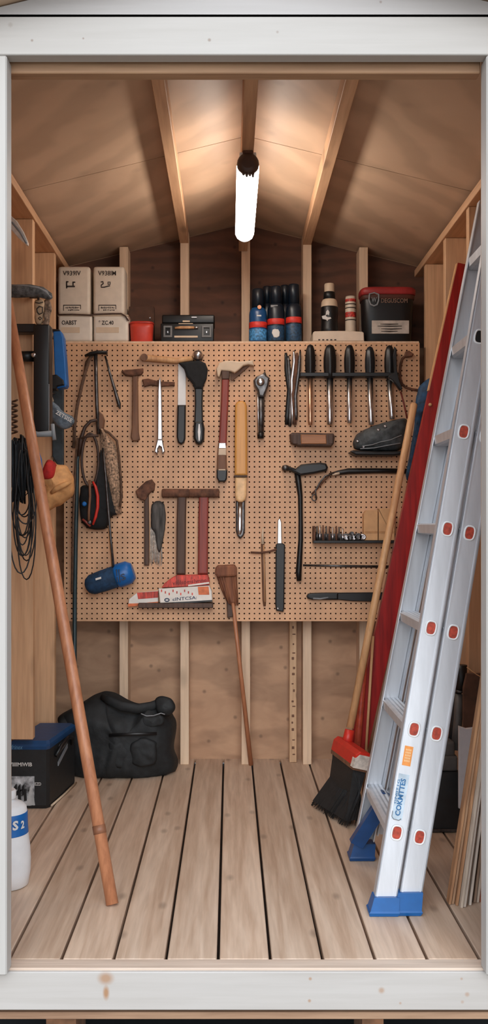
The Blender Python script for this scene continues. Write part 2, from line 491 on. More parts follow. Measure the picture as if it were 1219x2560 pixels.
# rims
rim = [(pl, pb), (pr, pb), (pr, pt), (pl, pt)]
for k in range(4):
    a, c = rim[k], rim[(k + 1) % 4]
    b.add([(a[0], YP, a[1]), (c[0], YP, c[1]), (c[0], YP + tk, c[1]), (a[0], YP + tk, a[1])], [(0, 1, 2, 3)])
tp = thing('pegboard', 'large tan perforated hardboard panel on the back wall full of hanging tools', 'pegboard', (.05, YP + .02, pb))
part('perforated_panel', b, M['peg'], tp)
b = MB(); b.box(pl, pr, YP + tk + .012, YP + tk + .016, pb, pt)
part('backing_sheet', b, plain('dark backing sheet', (62, 42, 30), .9), tp)
b = MB()
for q in (pl + .02, -.19, .0667, .32, pr - .02): b.box(q - .017, q + .017, YP + tk + .0165, 3.999, pb + .002, pt - .03)
part('spacer_frame', b, M['stud'], tp)
ZS = 1.738
b = MB(); b.box(pl - .045, pr - .001, YP + .0065, 4.0, ZS - .016, ZS, .001)
solo('wall_shelf', b, M['stud'], 'plank shelf along the top edge of the pegboard', 'shelf')

# ------------------------------------------------------------------ lamp
lx, ly0, ly1 = .0555, 2.945, 3.60
t = thing('ceiling_lamp', 'lit white tube lamp with brown end cap hanging under the ridge beam', 'lamp', (lx, (ly0 + ly1) / 2, 2.137))
b = MB(); b.box(lx - .026, lx + .026, ly0 - .01, ly1 + .01, 2.108, 2.1378, .004, 2); part('housing', b, M['white'], t)
b = MB()
sec = [(.0345, .030), (.0345, .012), (.027, -.004), (.014, -.012), (0, -.0145), (-.014, -.012), (-.027, -.004), (-.0345, .012), (-.0345, .030), (-.02, .036), (.02, .036)]
b.loft([[Vector((lx + q * s_, y, 2.0725 + (h - .012) * s_ + .012)) for q, h in sec] for y, s_ in ((ly0, .9), (ly0 + .01, 1), (ly1 - .01, 1), (ly1, .9))], True)
part('tube', b, emit('warm lit diffuser', (252, 240, 228), 30.0), t, 'glowing white tube')
capm = plain('brown bakelite', (74, 50, 38), .5)
b = MB()
b.lathe([(.018, -.028), (.030, -.024), (.034, -.012), (.034, .0)], (lx, ly0 - .001, 2.1), 'y', 20, 1, 1)
part('end_cap', b, capm, t, 'dark brown near end cap')
b = MB()
for dx_, l in ((-.014, .012), (-.004, .02), (.006, .016), (.015, .021)): b.tube([(lx + dx_, ly0 - .02, 2.072), (lx + dx_, ly0 - .018, 2.07 - l * .6)], [.005, .003], 8)
b.tube([(lx - .016, ly0 - .02, 2.073), (lx + .017, ly0 - .02, 2.073)], .005, 8)
part('contact_prongs', b, capm, t)
b = MB(); b.box(lx - .016, lx + .016, ly0 - .024, ly0 + .01, 2.122, 2.1376, .002); part('mounting_bracket', b, M['rust'], t)
b = MB(); b.lathe([(.020, 0), (.031, .003), (.031, .012), (.02, .016)], (lx, ly1 + .001, 2.092), 'y', 20); part('end_cap', b, M['white'], t, 'white far end cap')
# ------------------------------------------------------------------ tools on the pegboard (hung flat against its face)
YB_ = YP + .0006
def pl3(pts, Y): return [P(x, y, Y) for x, y in pts]
def hang(name, label, cat, x, y, group=None): return thing(name, label, cat, P(x, y, YB_), group)
px = YP / F       # one photo pixel at the board, metres

# small hammer
t = hang('hammer', 'small brown worn hammer with a flat head, upper left of the pegboard', 'hammer', 331, 1100)
part('head', MB().prism([(302, 928), (312, 924), (330, 923), (357, 920), (357, 929), (352, 936), (338, 940), (312, 938)], YB_ - .026, YB_, .006, 2), M['rust'], t, 'rusty hammer head')
part('handle', MB().prism([(330, 936), (344, 936), (345, 1040), (346, 1080), (349, 1098), (341, 1103), (330, 1102), (326, 1092), (329, 1070), (330, 1000)], YB_ - .02, YB_ - .001, .005, 2), M['brown'], t)

# horizontal adze
t = hang('ball_hammer', 'pale wooden handled hammer hung level along the top with a shiny ball head', 'hammer', 420, 905)
part('handle', MB().tube(pl3([(357, 893), (366, 895), (400, 898), (440, 902), (482, 896)], YB_ - .013), [9 * px, 8 * px, 8 * px, 7 * px, 6 * px], 12, flat=.8), M['tanwood'], t)
part('handle_end', MB().tube([P(360, 893, YB_ - .026), P(360, 893, YB_ - .002)], 9 * px, 14), M['brown'], t, 'darker rounded handle end')
part('head', MB().lathe([(.004, -.02), (.014, -.016), (.021, -.004), (.021, .006), (.013, .018), (.008, .02)], P(494, 889, YB_ - .022), 'z', 20).tube([P(483, 884, YB_ - .02), P(507, 896, YB_ - .02)], .011, 10), M['steel'], t, 'shiny steel head')

# rusty bar and wrench
t = solo('pry_bar', MB().prism([(355, 948), (370, 946), (385, 950), (400, 953), (436, 955), (436, 964), (400, 966), (376, 963), (360, 967)], YB_ - .014, YB_, .003), M['rust'], 'short rusty iron bar behind the silver wrench', 'bar')
t = hang('wrench', 'slim bright silver wrench with a forked jaw at the bottom', 'wrench', 398, 1135)
part('shaft', MB().prism([(394, 978), (396, 950), (399, 942), (402, 950), (404, 978), (406, 1100), (393, 1100)], YB_ - .026, YB_ - .0145, .004, 2), M['steel'], t)
part('jaw', MB().prism([(393, 1099), (406, 1099), (408, 1112), (412, 1128), (406, 1135), (403, 1118), (398, 1115), (394, 1122), (393, 1136), (386, 1129), (389, 1115)], YB_ - .026, YB_, .003), M['steel'], t)

# white bladed saw
t = hang('white_blade_saw', 'hand saw with a broad white blade and black handle', 'saw', 452, 1110)
part('blade', MB().prism([(445, 909), (455, 912), (464, 926), (464, 1018), (444, 1018)], YB_ - .008, YB_ - .003, .001), M['white'], t, 'white blade')
part('handle', MB().prism([(443, 1012), (464, 1012), (463, 1096), (460, 1106), (452, 1111), (444, 1106), (441, 1092)], YB_ - .024, YB_, .006, 2), M['black'], t)

# black hatchet
t = hang('hatchet', 'all black hatchet with a broad rounded head and a pale strip on its grip', 'axe', 497, 1112)
part('head', MB().prism([(446, 907), (470, 903), (497, 900), (513, 907), (519, 922), (516, 945), (508, 962), (505, 972), (486, 972), (482, 960), (466, 940), (459, 920)], YB_ - .034, YB_ - .0085, .009, 2), M['blackcloth'], t)
part('handle', MB().prism([(486, 965), (507, 965), (506, 1010), (507, 1060), (485, 1060), (487, 1010)], YB_ - .026, YB_ - .001, .005, 2), M['black'], t)
part('grip', MB().prism([(485, 1052), (507, 1052), (511, 1070), (510, 1098), (504, 1109), (497, 1112), (489, 1108), (483, 1096), (483, 1070)], YB_ - .03, YB_, .009, 2), M['black'], t)
part('grip_strip', MB().prism([(496, 1060), (499, 1060), (501, 1080), (499, 1102), (496, 1102), (494, 1080)], YB_ - .0312, YB_ - .029, .0005), M['white'], t, 'white strip')  # thin white strip just proud of the grip face

# axe with red handle
t = hang('axe', 'axe with cream painted head and long red handle', 'axe', 555, 1204)
part('head', MB().prism([(543, 940), (540, 922), (547, 907), (560, 902), (575, 901), (600, 903), (632, 900), (635, 914), (620, 911), (608, 914), (596, 925), (586, 932), (576, 928), (553, 926), (548, 943)], YB_ - .036, YB_ - .002, .007, 2), M['cream'], t, 'cream painted head')
part('head_socket', MB().prism([(553, 925), (574, 927), (573, 948), (554, 948)], YB_ - .032, YB_ - .001, .003), M['darkwood'], t, 'dark wooden socket')
part('shadow_edge', MB().prism([(577, 930), (588, 933), (612, 915), (622, 916), (600, 935), (580, 952), (576, 948)], YB_ - .012, YB_ - .001, .001), M['brown'], t, 'shadow under the blade shaped as a brown piece')  # brown piece modelled in place of the shadow below the blade
part('handle', MB().prism([(554, 946), (573, 946), (571, 1000), (568, 1060), (566, 1112), (546, 1112), (549, 1060), (552, 1000)], YB_ - .028, YB_, .006, 2), M['redwood'], t, 'red handle')
g = part('grip', MB().prism([(545, 1108), (564, 1108), (566, 1140), (567, 1180), (542, 1180), (542, 1150)], YB_ - .032, YB_, .006, 2), M['brown'], t)
part('collar', MB().prism([(547, 1107), (564, 1107), (565, 1121), (546, 1121)], YB_ - .0335, YB_ - .02, .002), M['steel'], g, 'silver collar')
part('grip_label', MB().prism([(546, 1121), (565, 1121), (565, 1138), (545, 1138)], YB_ - .0335, YB_ - .02, .002), M['cream'], g, 'cream label')
part('butt', MB().prism([(541, 1174), (568, 1174), (567, 1196), (563, 1204), (546, 1204), (541, 1194)], YB_ - .034, YB_, .005, 2), M['black'], t, 'black butt end')
part('butt_ring', MB().prism([(546, 1173), (563, 1173), (563, 1176), (546, 1176)], YB_ - .0345, YB_ - .02, .0005), M['cream'], t, 'cream ring')

# large gouge
t = hang('gouge', 'large gouge with thick honey yellow wooden handle and steel blade', 'chisel', 601, 1345)
part('handle', MB().prism([(587, 1012), (591, 1005), (597, 1002), (608, 1002), (614, 1006), (617, 1014), (618, 1100), (618, 1189), (586, 1189), (586, 1100)], YB_ - .045, YB_, .009, 3), M['yellow'], t, 'honey yellow squared handle')
part('ring', MB().prism([(585, 1188), (618, 1188), (618, 1193), (585, 1193)], YB_ - .047, YB_, .002), M['darkwood'], t, 'dark ring')
part('ferrule', MB().prism([(587, 1192), (617, 1192), (616, 1240), (613, 1249), (606, 1255), (596, 1255), (590, 1250), (587, 1240)], YB_ - .044, YB_, .01, 3), plain('pale waxed wood', (228, 186, 136), .45), t, 'paler lower handle')
part('blade', MB().prism([(589, 1252), (612, 1252), (612, 1325), (609, 1338), (601, 1347), (593, 1340), (589, 1326)], YB_ - .022, YB_ - .008, .006, 3), M['darksteel'], t, 'dark steel blade')
part('blade_rib', MB().tube(pl3([(600, 1254), (599, 1325), (598, 1336)], YB_ - .022), [6 * px, 6 * px, 4 * px], 10, flat=.5), M['steel'], t, 'bright steel rib')

# ratchet
t = hang('ratchet', 'steel ratchet wrench with a knurled round head', 'wrench', 651, 1098)
part('head', MB().prism([(640, 941), (650, 936), (656, 934), (662, 927), (666, 938), (674, 944), (671, 965), (665, 980), (660, 992), (646, 992), (643, 976), (635, 963), (633, 950)], YB_ - .038, YB_ - .001, .012, 2), M['darksteel'], t)
part('selector', MB().lathe([(.013, 0), (.016, -.004), (.013, -.009), (.004, -.011)], P(651, 955, YB_ - .038), 'y', 18), M['steel'], t, 'bright round selector')
part('handle', MB().tube(pl3([(652, 988), (652, 1040), (651, 1084)], YB_ - .015), [9 * px, 8.5 * px, 8 * px], 14), M['darksteel'], t)
part('handle_strip', MB().tube(pl3([(644, 982), (645, 1040), (646, 1086)], YB_ - .022), 2.6 * px, 8), M['steel'], t, 'bright strip')
part('end_cap', MB().tube(pl3([(651, 1082), (651, 1096)], YB_ - .015), [9 * px, 8 * px], 14), M['black'], t)

# files
for k, (pts, w, m, lab) in enumerate((
    ([(714, 882), (717, 930), (723, 975), (716, 1062)], 5, M['black'], 'black strip file, leftmost of the bundle by the screwdrivers'),
    ([(720, 890), (723, 940), (727, 985), (724, 1066)], 4, M['darksteel'], 'dark steel strip file, second from left in the bundle'),
    ([(734, 877), (735, 905), (729, 950), (731, 1060)], 4, M['steel'], 'bright silver strip file in the middle of the bundle'),
    ([(742, 882), (740, 930), (733, 985), (737, 1062)], 4, M['rust'], 'brown rusty strip file, second from right in the bundle'),
    ([(750, 878), (746, 930), (738, 990), (740, 1050)], 3.5, M['darksteel'], 'thin dark strip file, rightmost of the bundle'))):
    pts3 = []
    for q in range(len(pts) - 1):
        for s_ in range(4): pts3.append(P(pts[q][0] + (pts[q + 1][0] - pts[q][0]) * s_ / 4, pts[q][1] + (pts[q + 1][1] - pts[q][1]) * s_ / 4, YB_ - .004 - k * .003))
    pts3.append(P(*pts[-1], YB_ - .004 - k * .003))
    n_ = len(pts3)
    solo('file', MB().tube(pts3, [1.25 * w * px * (.5 + .5 * min(1, i / 3, (n_ - 1 - i) / 2 + .5)) for i in range(n_)], 8, flat=.5), m, lab, 'file', 'strip files in a bundle')

# tool rail and screwdrivers
t = solo('tool_rail', MB().pbox(750, 996, 931, 941, YB_ - .05, YB_ - .0, .002), M['black'], 'thin black rail holding the row of screwdrivers', 'rail')
for x, y0, w, y1, sw, x2, lab in ((775, 861, 13, 1062, 4, 775, 'black screwdriver with thin coppery shaft, leftmost in the rail'), (824, 861, 16, 1062, 5.5, 824, 'black screwdriver with the widest handle, second in the rail'),
        (873, 862, 13.5, 1058, 4.5, 873, 'black screwdriver in the middle of the row of five'), (924, 866, 12.5, 1062, 5, 927, 'smooth black screwdriver, fourth from the left in the rail'),
        (973, 863, 13, 1048, 5, 979, 'black screwdriver above the dark shoe, rightmost in the rail')):
    t = thing('screwdriver', lab, 'screwdriver', P(x, y1, YB_ - .026), 'screwdrivers in the rail')
    c = P(x, y0, YB_ - .03)
    L = (936 - y0) * px
    prof = [(.002, 0), (w * px * .55, -.05 * L), (w * px * .85, -.2 * L), (w * px, -.45 * L), (w * px, -.75 * L), (w * px * .9, -.95 * L), (w * px * .9, -L - .014)]
    mb = MB(); n_ = 24; vs = []; fs = []
    for r_, h in prof:
        for k in range(n_):
            a = 2 * math.pi * k / n_; q = r_ * (1 - .13 * (k % 4 == 0))
            vs.append(c + Vector((q * math.cos(a), q * math.sin(a), h)))
    for i in range(len(prof) - 1):
        for k in range(n_): fs.append((i * n_ + k, i * n_ + (k + 1) % n_, (i + 1) * n_ + (k + 1) % n_, (i + 1) * n_ + k))
    fs += [tuple(range(n_)), tuple((len(prof) - 1) * n_ + k for k in range(n_))]
    part('handle', mb.add(vs, fs, True), M['black'] if x != 924 else plain('blue black plastic', (22, 28, 34), .35), t)
    part('shaft', MB().tube([P(x, 944, YB_ - .03), P(x2, y1 - 8, YB_ - .03), P(x2, y1, YB_ - .03)], [sw * px * 1.5, sw * px * 1.5, sw * px * 1.2], 12), M['steel'] if x != 775 else plain('coppery steel', (212, 170, 140), .3, .9), t)
t = solo('wire_stripper', MB().prism([(986, 866), (991, 872), (992, 925), (998, 950), (1006, 972), (1000, 976), (990, 962), (980, 950), (970, 944), (972, 936), (984, 930), (982, 890)], YB_ - .07, YB_ - .0495, .003), M['black'], 'flat black wire stripper clipped beside the last screwdriver', 'pliers')

# coping bow and thin red rod
pts = [(1020, 884), (1012, 890), (1005, 897), (1001, 910), (999, 930), (1000, 948), (1004, 960), (1014, 969), (1028, 973), (1046, 976)]
t = hang('coping_saw', 'curved brown iron bow near the top right corner of the pegboard', 'saw', 1010, 976)
part('bow', MB().tube(pl3(pts, YB_ - .008), 3.2 * px, 8), M['rust'], t)
part('handle', MB().prism([(1014, 878), (1022, 876), (1034, 884), (1030, 891), (1018, 893), (1010, 890)], YB_ - .02, YB_, .004), M['rust'], t)
solo('marking_rod', MB().tube(pl3([(1001, 980), (1009, 1010), (1017, 1046)], YB_ - .006), 2 * px, 8), M['redwood'], 'thin dark red rod under the curved bow', 'rod')

# wooden block
t = hang('block_plane', 'brown wooden block plane with dark ends below the screwdrivers', 'plane', 778, 1116)
part('body', MB().prism([(724, 1085), (730, 1081), (833, 1083), (837, 1090), (834, 1109), (828, 1116), (746, 1115), (727, 1107)], YB_ - .05, YB_, .007, 2), M['darkwood'], t)
part('face', MB().prism([(751, 1086), (815, 1087), (816, 1110), (752, 1110)], YB_ - .054, YB_ - .045, .003), wood('block face wood', (180, 124, 82), (134, 88, 58), 'x', 2, .5, 1, .8, 22), t, 'lighter wooden face')
for x in (737, 826): part('end_stain', MB().pbox(x - 6, x + 6, 1087, 1110, YB_ - .0515, YB_ - .045, .002), M['darkwood'], t, 'dark stained end')

# dark shoe
t = hang('work_shoe', 'dark grey shoe hanging flat on the pegboard behind the broom handle', 'shoe', 950, 1138)
part('upper', MB().pillow([(881, 1110), (884, 1096), (892, 1085), (912, 1072), (942, 1060), (975, 1053), (1003, 1044), (1020, 1046), (1014, 1090), (1006, 1128), (940, 1130), (884, 1127)], YB_ - .025, .045, 9, .003, 40, tb=.02), plain('dark grey rubberised cloth', (62, 66, 68), .6, 0, .3, 50, bmp=.4), t)
part('sole', MB().prism([(875, 1129), (882, 1125), (940, 1128), (1006, 1127), (1010, 1135), (985, 1139), (890, 1138)], YB_ - .075, YB_, .008, 2), M['black'], t, 'black sole')
mb = MB()
for x, y in ((893, 1103), (908, 1117), (945, 1075), (962, 1066)): mb.lathe([(.006, 0), (.006, -.003), (.003, -.005)], P(x, y, YB_ - .058 if x < 920 else YB_ - .064), 'y', 12)
part('eyelets', mb, M['steel'], t, 'small bright eyelets')
part('tread', MB().tube(pl3([(905, 1115), (930, 1112), (950, 1105), (975, 1100), (1003, 1088)], YB_ - .066), 1.2 * px, 6).tube(pl3([(900, 1122), (935, 1120), (965, 1114), (1000, 1108)], YB_ - .06), 1.5 * px, 6), M['grey'], t, 'grey seams')

# black framing hammer
t = hang('framing_hammer', 'black claw hammer with a long curved handle, right half of the pegboard', 'hammer', 747, 1456)
part('head', MB().prism([(704, 1168), (708, 1164), (716, 1162), (723, 1166), (739, 1171), (752, 1161), (775, 1158), (800, 1156), (815, 1158), (820, 1168), (817, 1177), (785, 1184), (750, 1189), (739, 1183), (722, 1176), (709, 1178)], YB_ - .036, YB_ - .001, .008, 2), M['black'], t)
part('claw_tip', MB().lathe([(.004, -.014), (.010, -.012), (.013, 0), (.010, .012), (.004, .014)], P(713, 1170, YB_ - .026), 'x', 14), M['darksteel'], t, 'worn steel tip')
part('handle', MB().tube(pl3([(742, 1180), (746, 1208), (750, 1240), (751, 1300), (751, 1350), (748, 1400), (746, 1430), (747, 1452)], YB_ - .016), [7 * px, 7.5 * px, 6 * px, 5.5 * px, 6 * px, 7 * px, 7.5 * px, 6 * px], 14), M['black'], t)

# long crowbar with pliers beneath
solo('crowbar', MB().tube(pl3([(822, 1186), (845, 1182), (870, 1178), (940, 1177), (1030, 1178)], YB_ - .012), [3 * px, 6 * px, 7.5 * px, 6.5 * px, 6.5 * px], 12), M['black'], 'long black bar hung level beside the black hammer head', 'crowbar')
t = hang('wire_tongs', 'thin dark wire tongs dangling below the level black bar', 'tongs', 786, 1252)
part('arm', MB().tube(pl3([(846, 1182), (825, 1186), (808, 1203), (792, 1222), (778, 1236)], YB_ - .026), 2.2 * px, 8), M['rust'], t)
part('arm', MB().tube(pl3([(835, 1184), (812, 1190), (800, 1205), (788, 1226), (790, 1250)], YB_ - .03), 2.0 * px, 8), M['darksteel'], t)
part('loop', MB().tube(pl3([(785 + 6 * math.cos(a * .5236), 1244 + 8 * math.sin(a * .5236)) for a in range(12)], YB_ - .026), 1.6 * px, 6, True), M['darksteel'], t)
part('tip', MB().tube(pl3([(848, 1183), (830, 1187)], YB_ - .03), [3 * px, 2.4 * px], 8), M['cream'], t, 'pale worn tip')

# bit rack
t = hang('bit_rack', 'dark metal rack ledge with steel bits, right side of the pegboard', 'rack', 885, 1360)
part('ledge', MB().pbox(783, 992, 1351, 1358, YB_ - .06, YB_, .0015), M['black'], t)
part('end_plate', MB().pbox(783, 788, 1315, 1352, YB_ - .055, YB_, .001), M['rust'], t)
part('back_plate', MB().pbox(788, 992, 1334, 1352, YB_ - .006, YB_, .001), M['darksteel'], t)
for k, (x, h, m) in enumerate(((792, 36, 'darksteel'), (799, 38, 'steel'), (807, 38, 'rust'), (815, 36, 'darksteel'), (823, 35, 'rust'), (831, 33, 'steel'), (840, 36, 'rust'), (847, 34, 'darksteel'), (856, 30, 'steel'))):
    mb = MB().tube(pl3([(x, 1351), (x, 1351 - h * .35), (x, 1351 - h * .4), (x, 1351 - h)], YB_ - .036), [3.2 * px, 3.2 * px, 2.2 * px, 1.8 * px], 10)
    solo('drill_bit', mb, M[m], 'upright steel bit standing on the left end of the rack ledge', 'drill bit', 'bits standing in the rack')
for k, (x, y, r_) in enumerate(((864, 1345, 6), (873, 1343, 7), (882, 1345, 6), (893, 1341, 9), (905, 1343, 8), (878, 1334, 5))):
    mb = MB().lathe([(r_ * px * .5, -.018), (r_ * px * .55, -.02), (r_ * px, -.02), (r_ * px, .012), (r_ * px * .6, .014)], P(x, 1350.5 - r_ if k < 5 else y, YB_ - .035), 'y', 14)
    solo('socket', mb, M['darksteel'] if k % 2 else M['steel'], 'small round steel socket heaped on the rack ledge by the tan boxes', 'socket', 'sockets on the rack')
for x0, x1, y0, yy, lab in ((909, 944, 1275, .052, 'tan cardboard box with the slanted top on the rack ledge, left one'), (946, 986, 1271, .048, 'tan cardboard box on the rack ledge just behind the broom handle')):
    t = thing('cardboard_box', lab, 'box', P((x0 + x1) / 2, 1351, YB_ - .025), 'cardboard boxes on the rack')
    part('box_body', MB().prism([(x0, 1350.8), (x1, 1350.8), (x1, y0), (x0 + 6 if x0 < 920 else x0, y0 + 1), (x0, y0 + 10 if x0 < 920 else y0)], YB_ - yy, YB_ - .007, .0015), M['kraft'], t)
    part('flap', MB().pbox(x0 + 1, x1 - 1, 1328, 1333, YB_ - yy - .001, YB_ - yy + .004, .0005), plain('darker kraft fold', (186, 138, 92), .8), t)
solo('thin_rod', MB().tube(pl3([(757, 1413), (850, 1415), (992, 1417)], YB_ - .006), [2.5 * px, 3 * px, 3.2 * px], 10), M['darksteel'], 'thin dark rod hung level below the bit rack', 'rod')
t = hang('rasp', 'flat black rasp lying level near the bottom right of the pegboard', 'file', 860, 1503)
part('blade', MB().prism([(840, 1482), (962, 1481), (964, 1497), (925, 1504), (880, 1503), (840, 1499)], YB_ - .016, YB_ - .0, .003), M['black'], t)
part('handle', MB().prism([(766, 1491), (770, 1485), (780, 1483), (815, 1482), (845, 1482), (845, 1500), (810, 1500), (780, 1500), (769, 1497)], YB_ - .024, YB_ - .0, .006, 2), M['black'], t)
part('handle_slot', MB().tube(pl3([(782, 1496), (800, 1497), (820, 1494)], YB_ - .0245), 2 * px, 6), M['grey'], t, 'grey worn edge')

# slim brush and knife
t = hang('slim_brush', 'slim pencil shaped brush with a white tip standing beside the black knife', 'brush', 657, 1516)
part('handle', MB().tube(pl3([(656, 1358), (658, 1420), (660, 1500), (661, 1515)], YB_ - .0068), [4.5 * px, 4.5 * px, 4.5 * px, 3 * px], 12), M['brown'], t)
part('handle_edge', MB().tube(pl3([(659, 1362), (662, 1505)], YB_ - .0145), 1.4 * px, 6), M['tanwood'], t, 'pale edge')
part('tip', MB().tube(pl3([(657, 1318), (656, 1335), (656, 1360)], YB_ - .008), [1.2 * px, 3.2 * px, 4.2 * px], 12), M['cream'], t, 'pale tip')
solo('hook_rail', MB().tube(pl3([(626, 1381), (650, 1382), (672, 1379), (692, 1373)], YB_ - .02), 2.6 * px, 8), M['rust'], 'short brown rail hook behind the slim brush', 'hook')
t = hang('knife', 'long knife with curved silver blade and flat black handle', 'knife', 700, 1530)
part('blade', MB().prism([(694, 1301), (697, 1296), (700, 1297), (703, 1306), (704, 1362), (693, 1362)], YB_ - .012, YB_ - .006, .002), M['steel'], t, 'curved silver blade')
part('handle', MB().prism([(689, 1362), (694, 1358), (706, 1358), (712, 1362), (710, 1520), (708, 1530), (690, 1527), (688, 1510)], YB_ - .024, YB_, .004, 2), M['black'], t)
part('rivet', MB().lathe([(.004, 0), (.004, -.003), (.002, -.004)], P(694, 1521, YB_ - .024), 'y', 10), M['steel'], t)

# rusty hatchet, old brush
t = hang('old_hatchet', 'old hatchet with rounded rusty head and thin dark handle', 'axe', 366, 1414)
part('head', MB().prism([(338, 1228), (345, 1221), (352, 1214), (364, 1203), (379, 1198), (387, 1209), (385, 1226), (374, 1232), (362, 1252), (350, 1249), (342, 1240)], YB_ - .024, YB_ - .001, .006, 2), M['rust'], t)
part('handle', MB().prism([(360, 1226), (371, 1226), (372, 1320), (372, 1414), (360, 1414), (360, 1320)], YB_ - .018, YB_, .004, 2), M['darkwood'], t)
t = hang('old_paint_brush', 'shaggy dark grey brush with pale frayed bristles beside the rusty hatchet', 'brush', 392, 1416)
part('head', MB().pillow([(377, 1270), (381, 1255), (404, 1251), (414, 1268), (414, 1314), (409, 1344), (403, 1373), (398, 1383), (393, 1374), (389, 1345), (386, 1328), (377, 1324)], YB_ - .012, .016, 7, .002, 60, tb=.01), plain('matted dark grey bristle', (70, 68, 66), .9, 0, .35, 60, (1, 1, .15), bmp=.6), t)
mb = MB()
for k in range(34):
    x = 376 + k * .88; y0 = 1318 if x < 388 else 1340; x2 = x + random.uniform(-3, 3)
    mb.tube(pl3([(x, y0), ((x + x2) / 2, 1370), (x2, 1398 + random.uniform(0, 18))], YB_ - .004 - .006 * random.random()), .75 * px, 5)
part('bristles', mb, plain('pale frayed bristle', (176, 166, 156), .8, 0, .3, 80), t, 'pale frayed bristles')

# pair of sledge hammers
for hx0, hx1, x0, x1, m, lab in ((404, 474, 440, 465, 'darkwood', 'brown sledge hammer with dark wooden handle in the middle of the pegboard'), (472, 548, 494, 521, 'redwood', 'sledge hammer with a red wooden handle in the middle of the pegboard')):
    t = hang('sledge_hammer', lab, 'hammer', (x0 + x1) / 2, 1440)
    cx = P((hx0 + hx1) / 2, 1233, YB_ - .02); hl = (hx1 - hx0) / 2 * px - .0008
    rr = .0175
    part('head', MB().lathe([(rr * .8, -hl), (rr, -hl + .004), (rr, hl - .004), (rr * .8, hl)], cx, 'x', 16, p=3), M['rust'], t, 'rusty iron head')
    part('handle', MB().prism([(x0 + 3, 1240), (x1, 1240), (x1 - 1, 1300), (x1 - 2, 1436), (x0, 1436), (x0 + 1, 1300)], YB_ - .028, YB_ - .003, .007, 3), M[m], t)

# cartons on a ledge
t = solo('carton_ledge', MB().pbox(345, 532, 1508, 1520, YB_ - .055, YB_, .002), M['darkwood'], 'dark wooden ledge low on the pegboard under the cartons', 'ledge')
zt = P(0, 1508, YB_ - .055).z
pr_red = plain('red printed carton', (176, 62, 50), .55, 0, .35, 90, (1, 1, .25))
pr_or = plain('orange printed carton', (206, 108, 62), .55, 0, .1, 60)
pr_w = plain('white printed carton', (222, 216, 208), .5, 0, .04)
t = thing('tool_carton', 'white carton with blue ring logo and lettering on the dark ledge', 'carton', P(462, 1506, YB_ - .03))
part('carton_body', MB().prism([(396, 1472), (460, 1468), (522, 1464), (529, 1478), (530, 1503), (470, 1505), (400, 1507.5)], YB_ - .05, YB_ - .001, .002), pr_w, t)
part('orange_panel', MB().prism([(494, 1467), (521, 1466), (523, 1487), (496, 1487)], YB_ - .0508, YB_ - .045, .0004), pr_or, t, 'orange panel')
part('logo', MB().tube(pl3([(417 + 5.5 * math.cos(a * .5236), 1500 + 3.6 * math.sin(a * .5236)) for a in range(12)], YB_ - .0505), 1.3 * px, 6, True), M['navy'], t, 'dark blue ring logo')
u_ = (P(500, 1494.5, YP) - P(432, 1500, YP))
part('lettering', text('cINTCSA:', P(431, 1502.5, YB_ - .0505), u_, (0, 0, 1), 8 * px, 60 * px, bold=.012), M['navy'], t, 'dark blue lettering')
mb = MB()
for k in range(9): mb.pbox(402 + k * 9.6, 402 + k * 9.6 + 3, 1474 + (k % 3) * 4, 1480 + (k % 3) * 4, YB_ - .0507, YB_ - .045, .0002)
part('print_marks', mb, pr_red, t, 'red print marks')
part('bottom_edge', MB().prism([(432, 1506), (530, 1500), (531, 1504), (470, 1508), (434, 1509)], YB_ - .052, YB_ - .045, .0004), M['black'], t, 'black bottom edge')
t = thing('red_carton', 'brownish red printed carton lying on top of the white one', 'carton', P(465, 1466, YB_ - .03))
part('carton_body', MB().prism([(404, 1469), (410, 1459), (427, 1446), (442, 1438), (519, 1437), (523, 1452), (523, 1462), (460, 1467)], YB_ - .046, YB_ - .001, .002), pr_red, t)
part('lettering', text('vIuIsomsIvnne', P(431, 1463, YB_ - .0465), P(515, 1452, YP) - P(431, 1460, YP), (0, 0, 1), 10 * px, 84 * px, bold=.01), plain('dark red ink', (112, 28, 30), .6), t, 'dark red lettering')
part('white_edge', MB().prism([(470, 1462), (522, 1455), (523, 1459), (470, 1466)], YB_ - .0475, YB_ - .04, .0004), pr_w, t, 'white edge')
t = thing('blade_carton', 'flat red and white striped carton sticking out on the left of the ledge', 'carton', P(360, 1514, YB_ - .025))
part('carton_body', MB().prism([(320, 1516), (322, 1498), (342, 1482), (395, 1477), (395, 1507), (350, 1514)], YB_ - .028, YB_ - .001, .002), pr_w, t)
part('red_panel', MB().prism([(342, 1482), (395, 1478), (395, 1494), (345, 1498)], YB_ - .0292, YB_ - .02, .0005), pr_red, t, 'red printed panel')
part('red_stripe', MB().prism([(320, 1509), (350, 1508), (395, 1504), (395, 1508), (350, 1514), (320, 1517)], YB_ - .0292, YB_ - .02, .0005), pr_or, t, 'orange red stripe')

